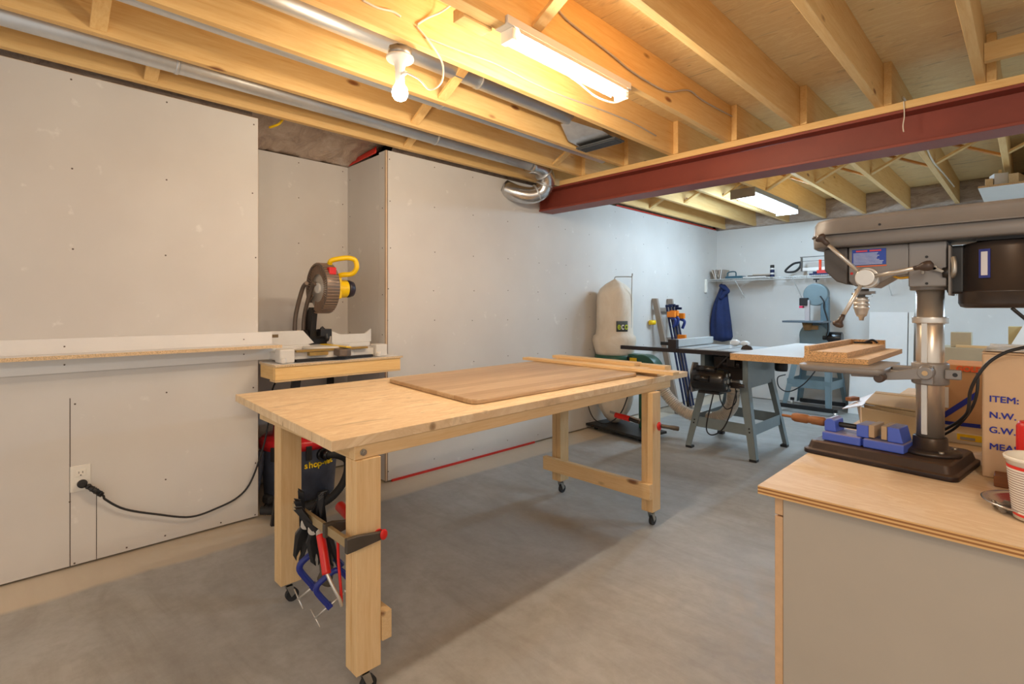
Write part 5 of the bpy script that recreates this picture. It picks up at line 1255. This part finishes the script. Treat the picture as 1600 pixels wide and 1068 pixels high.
# ================================================================ wire shelf and the things on it
M['wire'] = plain('wire', (228, 226, 222), .35)
wsf = thing('wire_shelf', 'long white wire shelf on the back wall', 'shelf', (-2.0, 7.5, 1.72))
SZ = 1.715; m = MB()
for y in (7.30, 7.42, 7.54, 7.66): m.cyl((-3.35, y, SZ), (.1, y, SZ), .0035, n=6)
m.cyl((-3.35, 7.30, SZ-.03), (.1, 7.30, SZ-.03), .0035, n=6)
k = 0; x = -3.34
while x < .1: m.cyl((x, 7.295, SZ+.004), (x, 7.69, SZ+.004), .0016, n=4, cap=False).cyl((x, 7.298, SZ-.03), (x, 7.298, SZ+.004), .0016, n=4, cap=False); x += .026
m.build('wire_deck', M['wire'], wsf)
for x in (-2.95, -2.2, -1.2, -.3): MB().bar((x, 7.32, SZ-.01), (x, 7.695, SZ-.26), .012, .006, up=(1, 0, 0)).build('support_strut', M['wire'], wsf)
MB().box(-3.369, -3.335, 7.28, 7.32, SZ-.19, SZ+.01).build('end_bracket', M['white_plastic'], wsf, bevel=.005)
DZ = SZ+.006
def bundle(name, label, x, y, n, mats, h, seed, group=None):
    t = thing(name, label, 'papers', (x, y, DZ)); r = random.Random(seed)
    for k in range(n):
        xx = x+k*.028; a = .25+r.uniform(-.1, .1)
        MB().obox((xx+.02, y, DZ+h/2), (.012, .20, h*r.uniform(.9, 1.0)), (0, -a if k < n/2 else a*.5, 0)).build('folder', mats[k % len(mats)], t)
M['paper_beige'] = plain('paper_beige', (188, 168, 150), .8); M['paper_white'] = plain('paper_white', (214, 206, 200), .8)
bundle('sandpaper_bundle', 'bundle of beige papers leaning in the corner of the wire shelf', -3.31, 7.50, 6, [M['paper_beige'], M['paper_white'], M['grey_wood_z']], .145, 2)
cd_ = thing('tool_caddy', 'dark teal tool tray with a loop handle on the wire shelf', 'tray', (-2.99, 7.44, DZ))
MB().box(-3.10, -2.86, 7.36, 7.52, DZ, DZ+.035).build('tray', plain('teal', (44, 84, 100), .4), cd_, bevel=.01)
MB().tube([(-3.08, 7.40, DZ+.03), (-3.07, 7.40, DZ+.09), (-2.97, 7.40, DZ+.095), (-2.96, 7.40, DZ+.03)], .009, n=10).build('handle', plain('teal2', (50, 80, 90), .4), cd_)
for k in range(3): MB().obox((-2.69+k*.03, 7.45+.02*k, DZ+.009+k*.016), (.30-.03*k, .22, .013), (0, 0, .15*k)).build('magazine', [M['paper_white'], M['clamp_grey'], M['paper_beige']][k], label='thin magazine lying on the wire shelf, ' + ('lowest of its pile', 'middle one of its pile', 'topmost of its pile')[k], cat='magazine', group='magazines on the wire shelf')
sc_ = thing('spray_can', 'slim spray can with dark and white bands on the wire shelf', 'can', (-2.48, 7.42, DZ))
for z0, z1_, mt_ in ((0, .035, M['clamp_navy']), (.0352, .06, M['paper_white']), (.0602, .10, M['clamp_navy']), (.1002, .125, M['paper_white'])): MB().cyl((-2.48, 7.42, DZ+z0), (-2.48, 7.42, DZ+z1_), .028, n=24).build('printed_band', mt_, sc_)
MB().cyl((-2.48, 7.42, DZ+.1252), (-2.48, 7.42, DZ+.165), .026, n=24).build('cap', M['black'], sc_)
mb_ = thing('miter_box_saw', 'hand miter saw with a black D handle and orange post on the wire shelf', 'saw', (-2.0, 7.42, DZ))
MB().box(-2.02, -1.70, 7.38, 7.48, DZ, DZ+.025).box(-1.98, -1.94, 7.39, 7.47, DZ+.025, DZ+.05).build('base', M['clamp_navy'], mb_, bevel=.004)
MB().box(-1.93, -1.74, 7.38, 7.40, DZ+.025, DZ+.065).build('fence', M['clamp_red'], mb_)
MB().cyl((-1.905, 7.43, DZ+.02), (-1.905, 7.43, DZ+.20), .016, n=16).build('post', plain('orange_red', (236, 70, 36), .4), mb_)
MB().cyl((-1.74, 7.43, DZ+.02), (-1.74, 7.43, DZ+.20), .016, n=16).build('post', plain('orange_red2', (236, 70, 36), .4), mb_)
MB().bar((-2.14, 7.43, DZ+.245), (-1.66, 7.43, DZ+.245), .006, .010).bar((-2.13, 7.43, DZ+.19), (-1.66, 7.43, DZ+.19), .003, .006).bar((-2.12, 7.43, DZ+.245), (-2.12, 7.43, DZ+.06), .02, .022).build('saw_frame', M['clamp_grey'], mb_)
MB().bar((-2.12, 7.43, DZ+.085), (-1.66, 7.43, DZ+.085), .003, .04).build('blade', M['steel'], mb_)
MB().tube([(-2.13, 7.43, DZ+.18), (-2.22, 7.43, DZ+.165), (-2.31, 7.43, DZ+.09), (-2.30, 7.43, DZ+.06), (-2.20, 7.43, DZ+.065), (-2.14, 7.43, DZ+.12), (-2.13, 7.43, DZ+.18)], .014, n=10).build('handle', M['black'], mb_)

# ---------------- jacket
def jacket():
    prof = [(.60, .88), ]
    rings = []
    cx = -3.20
    data = [(.80, -.155, .155, .10), (.95, -.165, .14, .12), (1.10, -.16, .13, .13), (1.25, -.14, .11, .13), (1.38, -.11, .09, .12), (1.47, -.07, .075, .10), (1.54, -.045, .075, .08), (1.58, -.03, .10, .07), (1.62, -.02, .06, .05), (1.65, -.005, .04, .03)]
    for z, a, b, d in data:
        ring = []
        for k in range(36):
            t = 2*PI*k/36; w_ = (b-a)/2; c = cx+(a+b)/2
            f = 1+.10*math.sin(5*t+z*2)+.07*math.sin(9*t+1.3-z*3)
            ring.append(V((c+w_*math.cos(t)*f, 7.50+d*math.sin(t)*f, z)))
        rings.append(ring)
    m = MB().loft(rings)
    M['navy'] = plain('navy', (24, 40, 86), .8, var=.2, sc=9, bmp=.3)
    t = thing('jacket', 'dark navy jacket hanging under the wire shelf in the corner', 'jacket', (cx, 7.50, .80))
    m.build('body', M['navy'], t, sub=1)
    MB().loft([[V((cx+x+.03*math.cos(q_)*s, 7.43+.04*math.sin(q_)*s, z)) for q_ in [2*PI*k/16 for k in range(16)]] for x, z, s in ((.03, 1.46, 1.2), (-.01, 1.30, 1.4), (-.04, 1.10, 1.3), (-.05, .92, 1.1))]).build('sleeve', M['navy'], t, sub=1)
    MB().tube([(cx+.0, 7.45, 1.63), (cx+.06, 7.42, 1.60), (cx+.125, 7.40, 1.545), (cx+.08, 7.39, 1.51), (cx+.02, 7.39, 1.44)], .030, n=10).build('collar', M['navy'], t)
    MB().tube([(cx, 7.50, 1.64), (cx, 7.50, 1.70), (cx+.0, 7.47, 1.722), (cx, 7.44, 1.70)], .004, n=8).build('hook', M['zinc'], t)
jacket()

# ================================================================ panels leaning at the back wall
def lean(label, x0, x1, z1_, mat, thick=.016, y=7.60, lean_=.08, name='leaning_panel', group=None, edge=None):
    m = MB().prism([(x0, y-lean_, 0), (x1, y-lean_, 0), (x1, y+.07, z1_), (x0, y+.07, z1_)], (0, thick, 0))
    return m.build(name, mat, label=label, cat='panel', group=group)
pa = lean('tall white panel leaning on the back wall, the widest one', -1.42, -1.04, 1.25, M['melamine'])
lean('narrow tall white panel leaning on the back wall, right of the widest', -1.03, -.98, 1.25, M['white_paint'], y=7.61)
lean('short grey board leaning on the back wall beside the white panels', -.96, -.88, 1.07, M['grey_wood_z'], y=7.62)
lean('low white panel leaning in front of the tall white panels', -1.60, -.75, .62, M['melamine'], y=7.50)
M['blue_film'] = plain('blue_film', (30, 140, 200), .4, var=.3, sc=30)
p0 = aty(1338, 620, 7.69); p1 = aty(1352, 588, 7.69)
MB().box(p0.x, p1.x, 7.686, 7.698, p0.z-.06, p1.z).build('blue_package', M['blue_film'], label='bright blue plastic package at the foot of the back wall', cat='package')
M['mdf'] = plain('mdf', (186, 170, 142), .7, var=.05)
MB().prism([(-.70, 5.50, 0), (.4, 5.50, 0), (.4, 5.56, .975), (-.70, 5.56, .975)], (0, .35, 0)).build('crate', M['mdf'], bevel=.003, label='large pale fibreboard stack standing behind the cardboard boxes', cat='board stack')
MB().box(-.475, -.345, 5.60, 5.72, .976, 1.10).build('wood_block', M['mdf'], bevel=.003, label='pale fibreboard block standing on the large board stack', cat='block')
plank(V((-.44, 5.58, 0)), V((-.22, 5.60, 0)), .03, .02, .976, 'thin pale stick lying in front of the fibreboard block', name='stick')
MB().box(-.13, -.05, 5.62, 5.72, .976, 1.155).build('wood_block', plain('yellowwood', (200, 180, 130), .7), bevel=.003, label='yellowish block standing on the board stack at the right', cat='block')
MB().prism([(-.13, 5.50, .976), (.12, 5.50, .976), (.12, 5.62, 1.18), (-.04, 5.62, 1.18)], (0, .012, 0)).build('tilted_panel', M['white_paint'], label='white panel standing tilted on the board stack at the picture edge', cat='panel')
